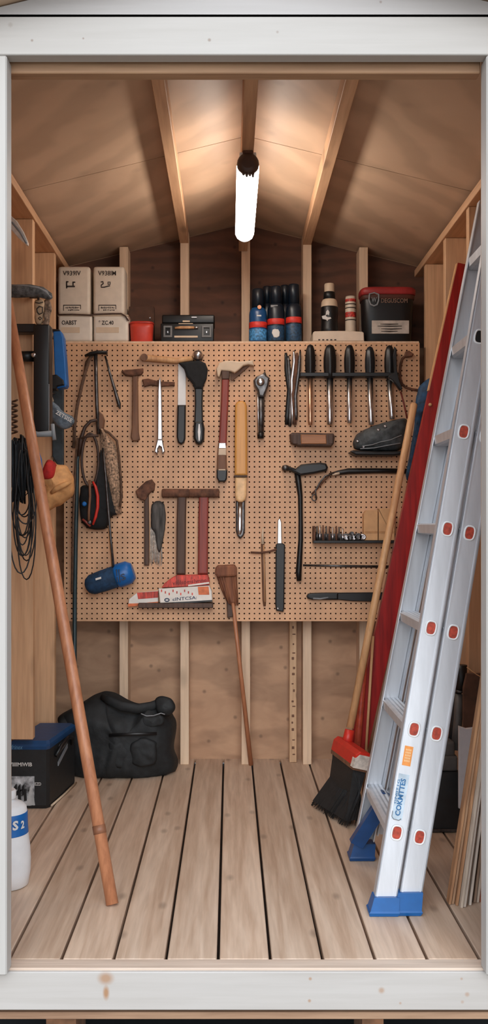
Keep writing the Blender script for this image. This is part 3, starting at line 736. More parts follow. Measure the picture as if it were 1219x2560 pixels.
# upside down broom
t = thing('old_broom', 'old reddish brown broom standing upside down against the studs', 'broom', P(627, 1905, 3.985))
A, B_ = P(581, 1500, YB_ - .03), P(627, 1912, 3.988)
part('handle', MB().tube([A, A.lerp(B_, .5), B_], [4.6 * px, 5.4 * px, 6 * px], 12), M['polewood'], t)
bm_ = wood('reddish straw', (150, 96, 66), (98, 58, 44), 'z', 2.5, .8, 1.5)
part('bristle_cap', MB().prism([(538, 1420), (544, 1414), (586, 1412), (592, 1420), (592, 1438), (586, 1441), (544, 1443), (537, 1436)], YB_ - .055, YB_ - .001, .008, 2), bm_, t)
mb = MB()
for k in range(26):
    a = k / 25; x0 = 543 + 46 * a; x1 = 569 + 25 * a
    yy = YB_ - .006 - .038 * random.random()
    mb.tube(pl3([(x0, 1438), (x0 * .6 + x1 * .4, 1470), (x1, 1500 + random.uniform(0, 14))], yy), [2.6 * px, 2.4 * px, 1.7 * px], 6)
mb.prism([(545, 1438), (588, 1438), (590, 1470), (592, 1508), (570, 1508), (556, 1474)], YB_ - .038, YB_ - .004, .006, 2)
part('bristles', mb, bm_, t)
part('socket', MB().prism([(566, 1500), (582, 1500), (582, 1542), (568, 1545)], YB_ - .026, YB_ - .002, .003), M['darkwood'], t, 'dark wooden socket')

# ------------------------------------------------------------------ left cluster on the pegboard
solo('wall_hook', MB().tube(pl3([(212, 890), (228, 884), (245, 881), (268, 882)], YB_ - .03), [3 * px, 5 * px, 5 * px, 5 * px], 10, flat=2.0), M['black'], 'black bent hook bar at the upper left of the pegboard', 'hook')
t = solo('carrying_strap', MB().tube(pl3([(232, 886), (222, 900), (213, 930), (204, 965), (193, 1015), (187, 1060), (184, 1120)], YB_ - .02), 4 * px, 8, flat=.35), M['strap'], 'brown webbing strap draped from the black hook bar', 'strap')
solo('hanging_cord', MB().tube(pl3([(226, 888), (214, 905), (208, 945), (197, 990), (187, 1040), (182, 1075)], YB_ - .012), 1.6 * px, 6), M['strap'], 'thin brown cord hanging left of the webbing strap', 'cord')
t = hang('dark_rod', 'straight dark metal rod hanging from the middle of the black hook', 'rod', 246, 1085)
part('rod_shaft', MB().tube(pl3([(239, 888), (240, 940), (242, 1010), (246, 1085)], YB_ - .025), 4.6 * px, 10), M['darksteel'], t)
part('rod_grip', MB().prism([(246, 1026), (256, 1036), (261, 1050), (258, 1070), (250, 1078), (244, 1070)], YB_ - .03, YB_ - .01, .004), M['brown'], t, 'brown leather grip')
solo('tapered_stick', MB().tube(pl3([(263, 890), (274, 932), (286, 972), (297, 1010), (300, 1022)], YB_ - .018), [2.4 * px, 3 * px, 4 * px, 5 * px, 2 * px], 10), M['darksteel'], 'short dark tapered stick slanting right from the hook', 'stick')
t = thing('landing_net', 'landing net with dark hoop and a very long dark green pole', 'net', P(190, 1742, 3.80))
yn = 3.825
part('pole', MB().tube([P(203, 1090, yn), P(194, 1150, yn), P(190, 1300, yn), P(187, 1480, yn), P(186, 1690, yn - .02), P(191, 1745, yn - .05)], [3.5 * px, 4.5 * px, 5.5 * px, 5.5 * px, 5.5 * px, 4.5 * px], 12), plain('dark green lacquer', (40, 56, 60), .35, .2), t)
part('pole_sleeve', MB().tube([P(195, 1095, yn), P(189, 1180, yn), P(184, 1300, yn), P(181, 1480, yn)], 4.2 * px, 10), M['strap'], t, 'brown sleeve beside the pole')
part('hoop', MB().tube([P(225 + 21 * math.cos(a * .2618), 1150 + 66 * math.sin(a * .2618), yn - .012) for a in range(24)], 3.4 * px, 8, True), plain('dark brown lacquer', (62, 44, 36), .5), t, 'dark hoop')
part('yoke', MB().tube([P(243, 1050, yn - .01), P(226, 1053, yn - .01), P(212, 1068, yn - .01), P(203, 1095, yn - .01), P(196, 1140, yn - .01)], [4 * px, 4 * px, 4.5 * px, 5 * px, 4 * px], 10), plain('dark brown lacquer', (62, 44, 36), .5), t)
part('crossbar', MB().tube([P(202, 1096, yn - .014), P(222, 1090, yn - .014), P(246, 1089, yn - .014)], 3.4 * px, 8), M['darkwood'], t)
t = hang('net_bag', 'brown and cream knotted net bag hanging in the left tool cluster', 'net', 285, 1290)
mb = MB()
for k in range(15):
    a = k / 14; o = YB_ - .012 - .03 * math.sin(a * 3.1)
    x1, x2, x3 = 252 + 36 * a, 258 + 40 * a, 272 + 30 * a
    ye = 1200 + 85 * min(1, a * 1.5)
    mb.tube([P(251 + 4 * a, 1072, o), P(x1, 1100 + 14 * a, o), P(x2, 1165, o - .004), P(x3 - 4 * (1 - a), ye, o)], [2.2 * px] * 4, 6)
part('strands', mb, plain('cream and brown cord', (140, 116, 96), .85, 0, .6, 120), t)
part('rim', MB().tube(pl3([(252, 1072), (272, 1082), (292, 1102), (297, 1140), (302, 1200), (304, 1240), (299, 1268)], YB_ - .03), 3 * px, 8), M['strap'], t, 'dark brown rim')
t = hang('tool_pouch', 'black cloth pouch bulging below the net hoop', 'pouch', 250, 1330)
part('pouch_body', MB().pillow([(198, 1222), (208, 1214), (232, 1214), (243, 1190), (250, 1120), (258, 1130), (268, 1190), (284, 1235), (301, 1288), (276, 1290), (268, 1322), (240, 1326), (208, 1318), (199, 1290)], YB_ - .03, .03, 8, .004, 40, cen=(240, 1262), tb=.028), M['blackcloth'], t)
part('badge', MB().lathe([(.010, 0), (.009, -.006), (.004, -.009)], P(211, 1260, YB_ - .062), 'y', 14), M['blue'], t, 'small blue knob')
t = hang('loppers', 'loppers with red handles hung over the black pouch', 'pliers', 228, 1322)
part('handle', MB().tube(pl3([(232, 1204), (239, 1218), (244, 1240), (244, 1268), (239, 1292), (232, 1312)], YB_ - .07), [2.5 * px, 3.6 * px, 4 * px, 4 * px, 3.6 * px, 2.5 * px], 10), M['red'], t, 'red handle')
part('handle', MB().tube(pl3([(224, 1200), (225, 1240), (222, 1280), (222, 1302)], YB_ - .068), 3.2 * px, 10), M['brown'], t, 'brown handle')
part('pivot', MB().lathe([(.009, 0), (.009, -.008), (.004, -.010)], P(224, 1306, YB_ - .062), 'y', 14), M['darksteel'], t)
part('cross_piece', MB().tube(pl3([(206, 1298), (216, 1306), (226, 1316)], YB_ - .066), 3 * px, 8), M['redwood'], t, 'dull red tip')
t = hang('dust_brush', 'blue cylindrical brush head on a long thin grey shaft', 'brush', 268, 1492)
part('shaft', MB().tube(pl3([(257, 1120), (264, 1190), (271, 1280), (277, 1350), (284, 1424)], YB_ - .072), 3 * px, 10), M['darksteel'], t)
part('shaft_rod', MB().tube(pl3([(272, 1320), (276, 1370), (281, 1424)], YB_ - .05), 2.2 * px, 8), M['tanwood'], t, 'pale wooden inner rod')
A, B_ = P(214, 1467, YB_ - .0495), P(290, 1441, YB_ - .0495)
part('brush_body', MB().tube([A, A.lerp(B_, .06), A.lerp(B_, .2), A.lerp(B_, .6), B_], [8 * px, 18 * px, 25 * px, 27 * px, 27 * px], 20), plain('dark blue bristle cloth', (22, 54, 84), .8, 0, .2, 60, bmp=.4), t)
C_ = P(333, 1427, YB_ - .0495)
part('brush_cap', MB().tube([A.lerp(C_, .63), A.lerp(C_, .68), A.lerp(C_, .9), C_], [27 * px, 30 * px, 29 * px, 20 * px], 20), M['blue'], t, 'bright blue end cap')
part('size_tag', MB().prism([(238, 1446), (252, 1442), (253, 1447), (239, 1451)], YB_ - .0945, YB_ - .08, .0005), M['whiteink'], t, 'small white tag')
part('lettering', text('S', P(304, 1452, YB_ - .097), (.95, 0, .3), (-.3, 0, .95), 16 * px, 12 * px, bold=.03), M['navy'], t, 'dark emblem')
mb = MB()
for x in (289, 295): mb.prism([(x, 1424), (x + 3, 1423), (x + 6, 1455), (x + 3, 1456)], YB_ - .0975, YB_ - .085, .0005)
part('cap_bands', mb, M['navy'], t, 'dark bands')
# ------------------------------------------------------------------ things on the shelf
YS = 3.872
def on_shelf(name, label, cat, x, group=None, dz=0.0, y=3.93): 
    q = P(x, 850, YS); return thing(name, label, cat, (q.x, y, ZS + dz), group)
def X(x, Y=YS): return P(x, 0, Y).x
def Zy(y, Y=YS): return P(0, y, Y).z
def marks(x0, x1, y, h, Y, n, dens=.75):
    mb = MB(); w = (x1 - x0) / n
    for k in range(n):
        mb.pbox(x0 + k * w, x0 + k * w + w * dens * random.uniform(.6, 1), y - h * random.uniform(.2, .5), y + h * random.uniform(.2, .5), Y, Y + .001, 0)
    return mb

for x0, x1, l1, sym, lab, l2 in ((144, 225, 'V939IV', 0, 'tall beige canister on the shelf, left of the pair', 'A'), (232, 311, 'V938IM', 1, 'tall beige canister on the shelf, right of the pair', 'L')):
    lx1 = x1 + (5 if sym == 0 else 9)
    t = on_shelf('storage_tub', 'low off white tub under the ' + ('left' if sym == 0 else 'right') + ' tall beige canister', 'tub', (x0 + x1) / 2, 'low tubs under the canisters')
    zt = Zy(786)
    b = MB(); b.box(X(x0 + 1), X(lx1), YS, 3.995, ZS + .0005, zt, .011, 3); part('tub_body', b, plain('off white plastic', (220, 210, 196), .45, 0, .03), t)
    part('tub_rim', MB().box(X(x0), X(lx1 + 1), YS - .002, 3.997, zt - .008, zt - .001, .002), M['cream'], t)
    part('lettering', text('OABST' if sym == 0 else '* ZC.40', P(x0 + 10 + 4 * sym, 812, YS - .0005), (1, 0, 0), (0, 0, 1), 11 * px, 38 * px, bold=.02), M['ink'], t, 'dark lettering')
    part('paper_label', MB().pbox(x0 + 8, x1 - 26 + 12 * sym, 818, 832, YS - .001, YS + .002, .0003), M['cream'], t, 'pale paper label')
    t = on_shelf('canister', lab, 'canister', (x0 + x1) / 2, 'beige canisters on the shelf', zt - ZS)
    b = MB(); b.box(X(x0), X(x1), YS + .002, 3.995, zt + .0005, Zy(665), .014, 3); part('canister_body', b, M['beige'], t)
    part('lettering', text(l1, P(x0 + 13, 689, YS + .0015), (1, 0, 0), (0, 0, 1), 12 * px, 45 * px, bold=.012), M['ink'], t, 'brown stencilled lettering')
    q = MB()
    if sym == 0:
        q.pbox(x0 + 21, x0 + 43, 714, 718, YS + .001, YS + .004, 0); q.pbox(x0 + 21, x0 + 24, 703, 721, YS + .001, YS + .004, 0); q.pbox(x0 + 37, x0 + 40, 704, 714, YS + .001, YS + .004, 0); q.pbox(x0 + 37, x0 + 44, 704, 707, YS + .001, YS + .004, 0); q.pbox(x0 + 21, x0 + 27, 703, 706, YS + .001, YS + .004, 0)
    else:
        q.tube(pl3([(x0 + 20, 705), (x0 + 25, 704), (x0 + 26, 709), (x0 + 21, 713), (x0 + 21, 718), (x0 + 28, 718), (x0 + 43, 714)], YS + .002), 1.6 * px, 6)
        q.tube(pl3([(x0 + 38, 705), (x0 + 43, 705), (x0 + 43, 711), (x0 + 38, 711)], YS + .002), 1.3 * px, 6, True)
    part('symbol', q, M['ink'], t, 'dark bracket symbol')
    q = MB(); ya, yb, xa, xb = 762, 777, x0 + 14, x0 + 58
    q.pbox(xa, xb, ya, ya + 2, YS + .001, YS + .004, 0); q.pbox(xa, xa + 1.5, ya, yb, YS + .001, YS + .004, 0); q.pbox(xb - 1.5, xb, ya, yb - 4, YS + .001, YS + .004, 0)
    a_ = marks(xa + 6, xb - 3, 769, 5, YS + .0012, 9); q.add(a_.v, a_.f); a_ = marks(xa + 12, xb - 3, 775, 4, YS + .0012, 7); q.add(a_.v, a_.f)
    part('stamped_box', q, M['ink'], t, 'framed small print')
solo('tie_cord', MB().tube([P(143, 787, YS - .005), P(180, 786, YS - .006), P(228, 788, YS - .006), P(234, 786, YS - .006), P(280, 784, YS - .006), P(303, 784, YS - .006), P(313, 790, YS - .006), P(321, 802, YS - .004)], 1.8 * px, 8), M['darkwood'], 'thin dark cord tied round the beige canisters', 'cord')

t = on_shelf('brown_box', 'dark brown box half hidden behind the small red tub', 'box', 350)
part('box_body', MB().box(X(322, 3.96), X(385, 3.96), 3.96, 3.998, ZS + .0005, Zy(766, 3.96), .002), plain('dark brown card', (78, 52, 38), .8), t)
part('latch', MB().lathe([(.004, 0), (.003, -.004)], P(375, 795, 3.96), 'y', 10), M['steel'], t)
t = on_shelf('red_tub', 'small red plastic tub on the shelf beside the canisters', 'tub', 352, y=3.91)
c = (X(352), 3.913, ZS + .0005)
hz = Zy(808) - ZS
part('tub_body', MB().lathe([(.041, 0), (.044, .004), (.047, hz * .8), (.048, hz)], c, 'z', 28, 1, .82, 3), plain('translucent red plastic', (204, 66, 50), .4, 0, .06), t)
part('tub_lid', MB().lathe([(.049, 0), (.0505, .002), (.0505, .006), (.047, .009)], (c[0], c[1], c[2] + hz), 'z', 28, 1, .82, 3), plain('red lid plastic', (186, 54, 42), .4), t, 'red lid')

# black toolbox
t = on_shelf('toolbox', 'black toolbox with grey square clips in front of the stud', 'toolbox', 468)
zz = Zy(808)
part('case', MB().box(X(401), X(534), YS, 3.996, ZS + .0005, zz, .004, 2), M['black'], t)
part('lid', MB().box(X(404), X(536), YS + .004, 3.996, zz + .0005, Zy(786), .006, 2), M['black'], t)
for xa, xb in ((408, 430), (504, 528)):
    q = MB(); q.pbox(xa, xb, 814, 819, YS - .006, YS + .002, .001); q.pbox(xa, xb, 838, 843, YS - .006, YS + .002, .001); q.pbox(xa, xa + 5, 818, 839, YS - .006, YS + .002, .001); q.pbox(xb - 5, xb, 818, 839, YS - .006, YS + .002, .001)
    l_ = part('latch', q, plain('grey clip plastic', (104, 104, 104), .5), t, 'grey square clip')
    part('latch_button', MB().pbox((xa + xb) / 2 - 2, (xa + xb) / 2 + 2, 827, 833, YS - .004, YS + .002, .001), M['steel'], l_)
part('handle', MB().tube(pl3([(437, 820), (450, 819), (470, 819), (485, 819)], YS - .006), [2.6 * px, 3.6 * px, 3.6 * px, 3 * px], 12), M['tanwood'], t, 'tan wooden handle')
part('handle_tip', MB().tube(pl3([(485, 819), (495, 819)], YS - .006), 2.6 * px, 10), M['steel'], t, 'silver handle tip')
part('bottom_strip', MB().pbox(435, 494, 839, 844, YS - .004, YS + .002, .001), M['cream'], t, 'pale bottom strip')
q = MB(); q.pbox(456, 474, 801, 805, YS - .001, YS + .006, .001); q.pbox(446, 482, 808, 810, YS - .002, YS + .004, .0005)
part('nameplate', q, M['cream'], t, 'pale nameplate')
part('top_clip', MB().pbox(478, 492, 791, 795, YS - .002, YS + .008, .001), M['steel'], t, 'silver clip')

# blue bottles
bb = plain('blue bottle plastic', (20, 74, 124), .3, 0, .05); bd = plain('blue black bottle plastic', (14, 26, 38), .35, 0, .08)
bl = plain('mottled blue label', (60, 116, 160), .5, 0, .5, 120); rb = plain('red band label', (206, 48, 36), .5, 0, .12, 60)
for x, y0, Y_, r_, m, lab in ((645, 721, 3.912, 22.5, 'l', 'bright blue bottle with copper emblem, leftmost of the blue bottles'), (690, 714, 3.912, 21.5, 'm', 'blue black bottle with a white round badge, middle front of the bottles'),
        (735, 709, 3.914, 20, 'r', 'blue black bottle at the right end of the front row'), (668, 714, 3.972, 16, 'b', 'dark bottle standing behind the bright blue one'), (713, 711, 3.972, 16, 'b', 'dark bottle standing behind the right front bottles')):
    t = on_shelf('blue_bottle', lab, 'bottle', x, 'blue bottles on the shelf', 0, Y_)
    cc = (P(x, 0, Y_ - .03).x, Y_, ZS + .0005); r = r_ * px
    H = Zy(y0, Y_ - .02) - ZS; hs = Zy(772 if m == 'l' else 762, Y_ - .03) - ZS
    part('bottle_body', MB().lathe([(r * .9, 0), (r, .004), (r, hs * .86), (r * .95, hs * .95), (r * .78, hs * 1.03), (r * .6, hs * 1.08), (r * .6, H * .9)], cc, 'z', 28, p=2.4), bb if m == 'l' else bd, t)
    part('cap', MB().lathe([(r * .74, hs * 1.04), (r * .72, H * .98), (r * .62, H)], cc, 'z', 24), bd, t, 'dark cap')
    if m in 'lmr':
        zr = Zy(811 if m == 'l' else (803 if m == 'm' else 799), Y_ - r) - ZS
        part('red_band', MB().lathe([(r * 1.0, zr - .012), (r * 1.025, zr - .011), (r * 1.025, zr + .011), (r * 1.0, zr + .012)], cc, 'z', 28, p=2.4), rb, t, 'red label band')
        part('lower_label', MB().lathe([(r * 1.0, .006), (r * 1.015, .007), (r * 1.015, zr - .018), (r * 1.0, zr - .017)], cc, 'z', 28, p=2.4), bl if m == 'l' else plain('dark mottled label', (30, 60, 86), .5, 0, .4, 120), t, 'mottled blue label')
    if m == 'l':
        part('emblem', MB().lathe([(.009, .0), (.008, -.003)], P(648, 768, Y_ - r * .98), 'y', 14), plain('copper foil', (176, 120, 86), .4, .4), t, 'copper emblem')
        part('pale_mark', MB().pbox(641, 653, 787, 791, Y_ - r * 1.02, Y_ - r * .9, .001), M['whiteink'], t, 'pale print')  # small pale bar on the bottle front
    if m == 'm':
        part('badge', MB().prism([(679, 832), (681, 824), (687, 822), (695, 823), (699, 830), (698, 840), (692, 844), (684, 843)], Y_ - r * 1.06, Y_ - r * .8, .002, px=True), M['whiteink'], t, 'white round badge')
        part('neck_label', MB().pbox(676, 694, 762, 768, Y_ - r * .92, Y_ - r * .5, .001), M['grey'], t, 'pale neck label')

# white box with two bottles
t = on_shelf('white_box', 'long low white box on the shelf under two bottles', 'box', 846)
part('box_body', MB().prism([(782, 853), (782, 831), (786, 828), (824, 827), (866, 827), (905, 829), (909, 832), (910, 853)], YS, 3.995, .003, px=True), plain('off white card', (214, 196, 176), .6, 0, .03), t)
zb_ = Zy(827) + .0005
q = MB()
for k in range(5): q.pbox(795 + k * 10, 800 + k * 10, 848, 851, YS - .0006, YS + .002, 0)
part('print_marks', q, M['ink'], t, 'small dark print')
t = on_shelf('black_bottle', 'black bottle with white cap and white collar standing on the white box', 'bottle', 823, None, zb_ - ZS)
cc = (P(823, 0, 3.92).x, 3.925, zb_); r = 22.5 * px; H = Zy(709, 3.92) - zb_
part('bottle_body', MB().lathe([(r * .93, 0), (r, .004), (r * .98, H * .08), (r * .93, H * .25), (r * 1.0, H * .38), (r * .98, H * .5), (r * .9, H * .56)], cc, 'z', 28), M['black'], t)
part('collar', MB().lathe([(r * .92, H * .5), (r * .95, H * .52), (r * .9, H * .62), (r * .78, H * .67), (r * .6, H * .69)], cc, 'z', 28), M['cream'], t, 'white collar')
part('neck', MB().lathe([(r * .68, H * .66), (r * .66, H * .82), (r * .6, H * .83)], cc, 'z', 24), M['black'], t)
part('cap', MB().lathe([(r * .55, H * .82), (r * .57, H * .83), (r * .57, H * .98), (r * .52, H)], cc, 'z', 24), M['cream'], t, 'white cap')
q = MB().prism([(815, 778), (819, 774), (823, 780), (822, 788), (817, 786), (813, 790)], 3.925 - r * 1.01, 3.925 - r * .85, .0005)
q.prism([(804, 790), (812, 788), (818, 793), (826, 793), (828, 796), (820, 799), (818, 803), (815, 799), (806, 797)], 3.925 - r * 1.02, 3.925 - r * .85, .0005)
part('emblem', q, M['whiteink'], t, 'white emblem')
t = on_shelf('spray_can', 'slim red and white can standing on the white box', 'can', 877, None, zb_ - ZS)
cc = (P(876, 0, 3.92).x, 3.925, zb_); r = 13.5 * px; H = Zy(741, 3.92) - zb_
part('can_body', MB().lathe([(r * .95, 0), (r, .002), (r, H * .93), (r * .9, H)], cc, 'z', 24), plain('can white', (206, 190, 170), .4, 0, .03), t)
for a_, c_, mm in ((.42, .56, 'red'), (.66, .69, 'ink'), (.76, .79, 'ink'), (.84, .92, 'red'), (.33, .36, 'ink')):
    part('colour_band', MB().lathe([(r * 1.0, H * a_), (r * 1.015, H * a_ + .001), (r * 1.015, H * c_ - .001), (r, H * c_)], cc, 'z', 24), plain('dull red band', (158, 48, 40), .5, 0, .5, 140) if mm == 'red' else M['ink'], t, 'red printed band' if mm == 'red' else 'dark printed band')

# black bucket with red lid
t = on_shelf('lidded_bucket', 'large black bucket with dull red lid and pale label at the right shelf end', 'bucket', 972)
cc = (X(972), 3.933, ZS + .0005); H = Zy(728) - ZS
part('bucket_body', MB().lathe([(.093, 0), (.097, .004), (.103, H * .8), (.105, H)], cc, 'z', 48, 1, .56, 5), plain('black bucket plastic', (13, 15, 17), .4, 0, .08), t)
part('lid', MB().lathe([(.106, 0), (.1115, .002), (.113, .014), (.112, .024), (.104, .030)], (cc[0], cc[1], cc[2] + H - .012), 'z', 48, 1, .56, 5), plain('dull red lid', (150, 40, 40), .5, 0, .1), t, 'dull red lid')
part('lid_band', MB().lathe([(.104, 0), (.1075, .002), (.1085, .016), (.106, .018)], (cc[0], cc[1], cc[2] + H - .030), 'z', 48, 1, .56, 5), plain('dark red brown rim', (76, 38, 26), .6), t, 'dark red brown rim')
yf = 3.933 - .105 * .56 - .0012
part('emblem', MB().tube([P(x, y, yf) for x, y in ((923, 735), (935, 732), (946, 736), (946, 752), (942, 762), (934, 765), (926, 761), (922, 750))], 2.2 * px, 8, True), M['grey'], t, 'pale shield emblem')
part('emblem_letter', text('W', P(928, 755, yf - .0005), (1, 0, 0), (0, 0, 1), 12 * px, 13 * px, bold=.02), M['grey'], t, 'pale letter')
part('lettering', text('DEGUSCOM', P(952, 757, yf - .0012), (1, 0, 0), (0, 0, 1), 11 * px, 66 * px, bold=.0), plain('tan ink', (150, 118, 100), .6), t, 'tan lettering')
part('paper_label', MB().pbox(929, 1022, 801, 834, yf + .001, yf + .006, .0008), plain('pale paper', (178, 168, 158), .7), t, 'pale paper label')
q = MB()
for a_, c_, y in ((950, 995, 810), (943, 1004, 815), (952, 1004, 822), (952, 993, 828)): q.tube(pl3([(a_, y), ((a_ + c_) / 2, y + .6), (c_, y)], yf + .0005), [.6 * px, 1.6 * px, .6 * px], 6)
part('label_print', q, M['ink'], t, 'dark printed lines')
# ------------------------------------------------------------------ hung on the left wall
Y = 3.0
t = thing('pruning_saw', 'curved whitish saw blade tip hanging high on the left wall', 'saw', P(48, 612, Y))
part('blade', MB().prism([(-10, 525), (26, 538), (42, 552), (58, 578), (70, 606), (70, 613), (66, 612), (45, 594), (26, 572), (-10, 556)], Y - .006, Y + .006, .002), plain('whitish painted steel', (206, 200, 192), .5, .1, .08, 60), t)
part('rib', MB().tube(pl3([(0, 545), (30, 556), (50, 580), (66, 608)], Y - .008), .003, 6), M['grey'], t, 'grey rib')
Y = 3.26
t = thing('rolled_tarp', 'grey black rolled tarp lying high across the left wall', 'tarp', P(70, 745, Y))
part('roll', MB().tube([P(-20, 728, Y), P(10, 726, Y), P(40, 728, Y), P(75, 727, Y), (P(105, 731, Y)), P(124, 741, Y), P(129, 746, Y)], [.016, .022, .023, .022, .019, .013, .005], 14), plain('grey black tarp', (70, 72, 74), .7, 0, .5, 70, bmp=.5), t)
part('hook', MB().tube([P(96, 738, Y - .028), P(96, 748, Y), P(94, 744, Y + .028), Vector((-.69, 3.319, P(0, 740, 3.3).z))], .004, 8), M['darksteel'], t, 'dark wire hook')
part('pale_fold', MB().tube([P(20, 714, Y - .012), P(60, 715, Y - .014), P(95, 720, Y - .014), (P(115, 730, Y - .012)), P(127, 744, Y - .008)], [.004, .005, .005, .005, .003], 8), M['grey'], t, 'pale folded edge')
t = thing('paper_bag', 'small cream printed paper bag hanging below the rolled tarp', 'bag', P(98, 812, Y))
part('bag_body', MB().pillow([(84, 748), (112, 746), (110, 775), (108, 812), (88, 814), (86, 780)], Y + .02, .012, 6, .002, 50, tb=.01), plain('cream printed paper', (186, 158, 128), .8, 0, .12, 40), t)
q = MB()
q.tube(pl3([(92, 772), (98, 766), (106, 768), (106, 782), (98, 786), (93, 780)], Y + .006), .0022, 6, True)
q.tube(pl3([(96, 795), (100, 792), (104, 796), (100, 800)], Y + .006), .0018, 6, True)
q.tube(pl3([(88, 756), (98, 758), (108, 755)], Y + .008), .0016, 6)
part('print', q, M['ink'], t, 'dark printed scroll')
solo('wool_duster', MB().pillow([(110, 750), (126, 746), (130, 770), (124, 800), (118, 850), (108, 862), (104, 845), (110, 800)], 3.29, .016, 7, .009, 60, tb=.012), plain('grey brown fleece', (112, 94, 80), .95, 0, .4, 90, bmp=.8), 'grey brown fleecy duster hanging beside the cream paper bag', 'duster')

t = thing('steel_bracket', 'tall black steel bracket with two short arms on the left wall stud', 'bracket', P(103, 1082, 3.26))
part('post', MB().pbox(83, 123, 810, 1080, 3.25, 3.316, .006, 2), M['black'], t)
part('arm', MB().pbox(34, 90, 809, 831, 3.262, 3.305, .003), M['black'], t)
a_ = part('arm', MB().tube([P(42, 891, 3.285), P(86, 891, 3.285)], .0185, 16), M['black'], t)
part('arm_bolt', MB().lathe([(.008, 0), (.008, -.006), (.004, -.008)], P(84, 888, 3.25), 'y', 12), M['steel'], a_)
part('side_edge', MB().pbox(121, 123, 960, 1078, 3.247, 3.25, .0005), M['grey'], t, 'grey edge strip')  # thin grey strip down the right edge of the post

Y = 3.60
t = thing('level', 'bright blue boxed level with a black end, left of the pegboard', 'level', P(150, 972, Y))
part('level_body', MB().prism([(132, 827), (147, 823), (153, 829), (158, 842), (163, 900), (167, 962), (163, 968), (142, 971), (136, 945)], Y, Y + .05, .005, 2), M['blue'], t)
part('end_block', MB().prism([(116, 938), (141, 936), (158, 950), (160, 962), (142, 966), (140, 974), (120, 974)], Y - .012, Y + .03, .004), M['black'], t, 'black end block')
part('hook', MB().tube([P(140, 846, Y + .03), P(134, 842, Y + .08), Vector((-.684, 3.728, P(0, 842, 3.7).z))], .004, 8), M['darksteel'], t, 'dark wire hook')
part('top_clip', MB().prism([(119, 824), (134, 822), (148, 823), (150, 827), (120, 829)], Y - .004, Y + .02, .002), M['black'], t, 'dark top clip')
solo('paint_stick', MB().prism([(121, 838), (129, 833), (131, 870), (133, 938), (128, 938), (126, 880), (120, 862)], 3.61, 3.618, .001), M['cream'], 'pale wooden paint stick beside the blue level', 'stick')
t = solo('metal_rod', MB().tube([P(116, 880, 3.60), P(118, 936, 3.60)], .004, 8), M['steel'], 'short bright metal rod left of the pale paint stick', 'rod')
Y = 3.55
t = thing('padded_pouch', 'blue grey padded pouch with pale lettering below the blue level', 'pouch', P(152, 1073, Y))
part('pouch_body', MB().pillow([(121, 1008), (130, 1002), (142, 1012), (157, 1029), (176, 1038), (186, 1046), (184, 1060), (173, 1072), (152, 1074), (136, 1062), (125, 1040)], Y, .03, 8, .003, 45, tb=.03), M['greycloth'], t)
u_ = Vector((.86, 0, -.5))
part('lettering', text('ZETSISE', P(138, 1034, Y - .030), u_, (.4, 0, .9), 10 * Y / F, 46 * Y / F, bold=.02), M['whiteink'], t, 'pale lettering')
part('hang_loop', MB().tube([P(125, 972, Y), P(127, 988, Y), P(132, 1004, Y)], .004, 8), M['cream'], t, 'pale hanging loop')
part('hook', MB().tube([P(127, 990, Y), P(128, 984, Y + .03), P(136, 984, 3.7085)], .003, 8), M['darksteel'], t, 'dark wire hook')
solo('rubber_mat', MB().prism([(128, 975), (158, 974), (158, 1165), (150, 1175), (130, 1140)], 3.708, 3.7258, .004), plain('dark blue grey rubber', (44, 54, 60), .7, 0, .2, 40), 'dark rubber mat strip hanging behind the padded pouch', 'mat')
t = thing('paint_roller', 'grey roller frame below the black bracket', 'roller', P(108, 1100, 3.22))
part('crossbar', MB().tube([P(76, 1081, 3.225), P(95, 1086, 3.225), P(130, 1084, 3.225)], [.009, .009, .011], 10), M['grey'], t)
part('frame', MB().tube([P(82, 1085, 3.22), P(86, 1110, 3.22), P(84, 1126, 3.22)], .004, 8).tube([P(131, 1060, 3.225), P(133, 1080, 3.225), P(136, 1100, 3.225)], .007, 8), M['grey'], t)

# cable coil: one long looped cable
Y = 3.02
pts = []
random.seed(4)
for k in range(13):
    cx = 60 + random.uniform(-9, 9); w = random.uniform(20, 36); y0 = 1105 + random.uniform(-10, 40); y1 = random.choice([1300, 1350, 1400, 1440, 1455, 1425, 1390]) + random.uniform(-14, 14)
    dY = random.uniform(-.03, .03)
    for i in range(14):
        a = 2 * math.pi * i / 14
        ww = w * (.35 + .65 * (1 - math.cos(a)) / 2 if True else 1)
        yy = (y0 + y1) / 2 - (y1 - y0) / 2 * math.cos(a)
        xx = cx + (w if yy > 1240 else w * .8) * math.sin(a) * (.55 + .45 * (yy - y0) / (y1 - y0))
        pts.append(P(xx, yy, Y + dY + .012 * math.sin(a * 2 + k)))
fine = []
for i in range(len(pts)):
    p0, p1, p2, p3 = pts[i - 1] if i else pts[0], pts[i], pts[min(i + 1, len(pts) - 1)], pts[min(i + 2, len(pts) - 1)]
    for s_ in (0, .5):
        fine.append(.5 * ((2 * p1) + (p2 - p0) * s_ + (2 * p0 - 5 * p1 + 4 * p2 - p3) * s_ ** 2 + (3 * p1 - p0 - 3 * p2 + p3) * s_ ** 3))
t = thing('cable_coil', 'long black cable coiled in drooping loops at the lower left wall', 'cable', P(60, 1458, Y))
part('cable', MB().tube(fine, .0022, 6), plain('black rubber cable', (34, 36, 38), .5), t)
q = MB()
pts = []
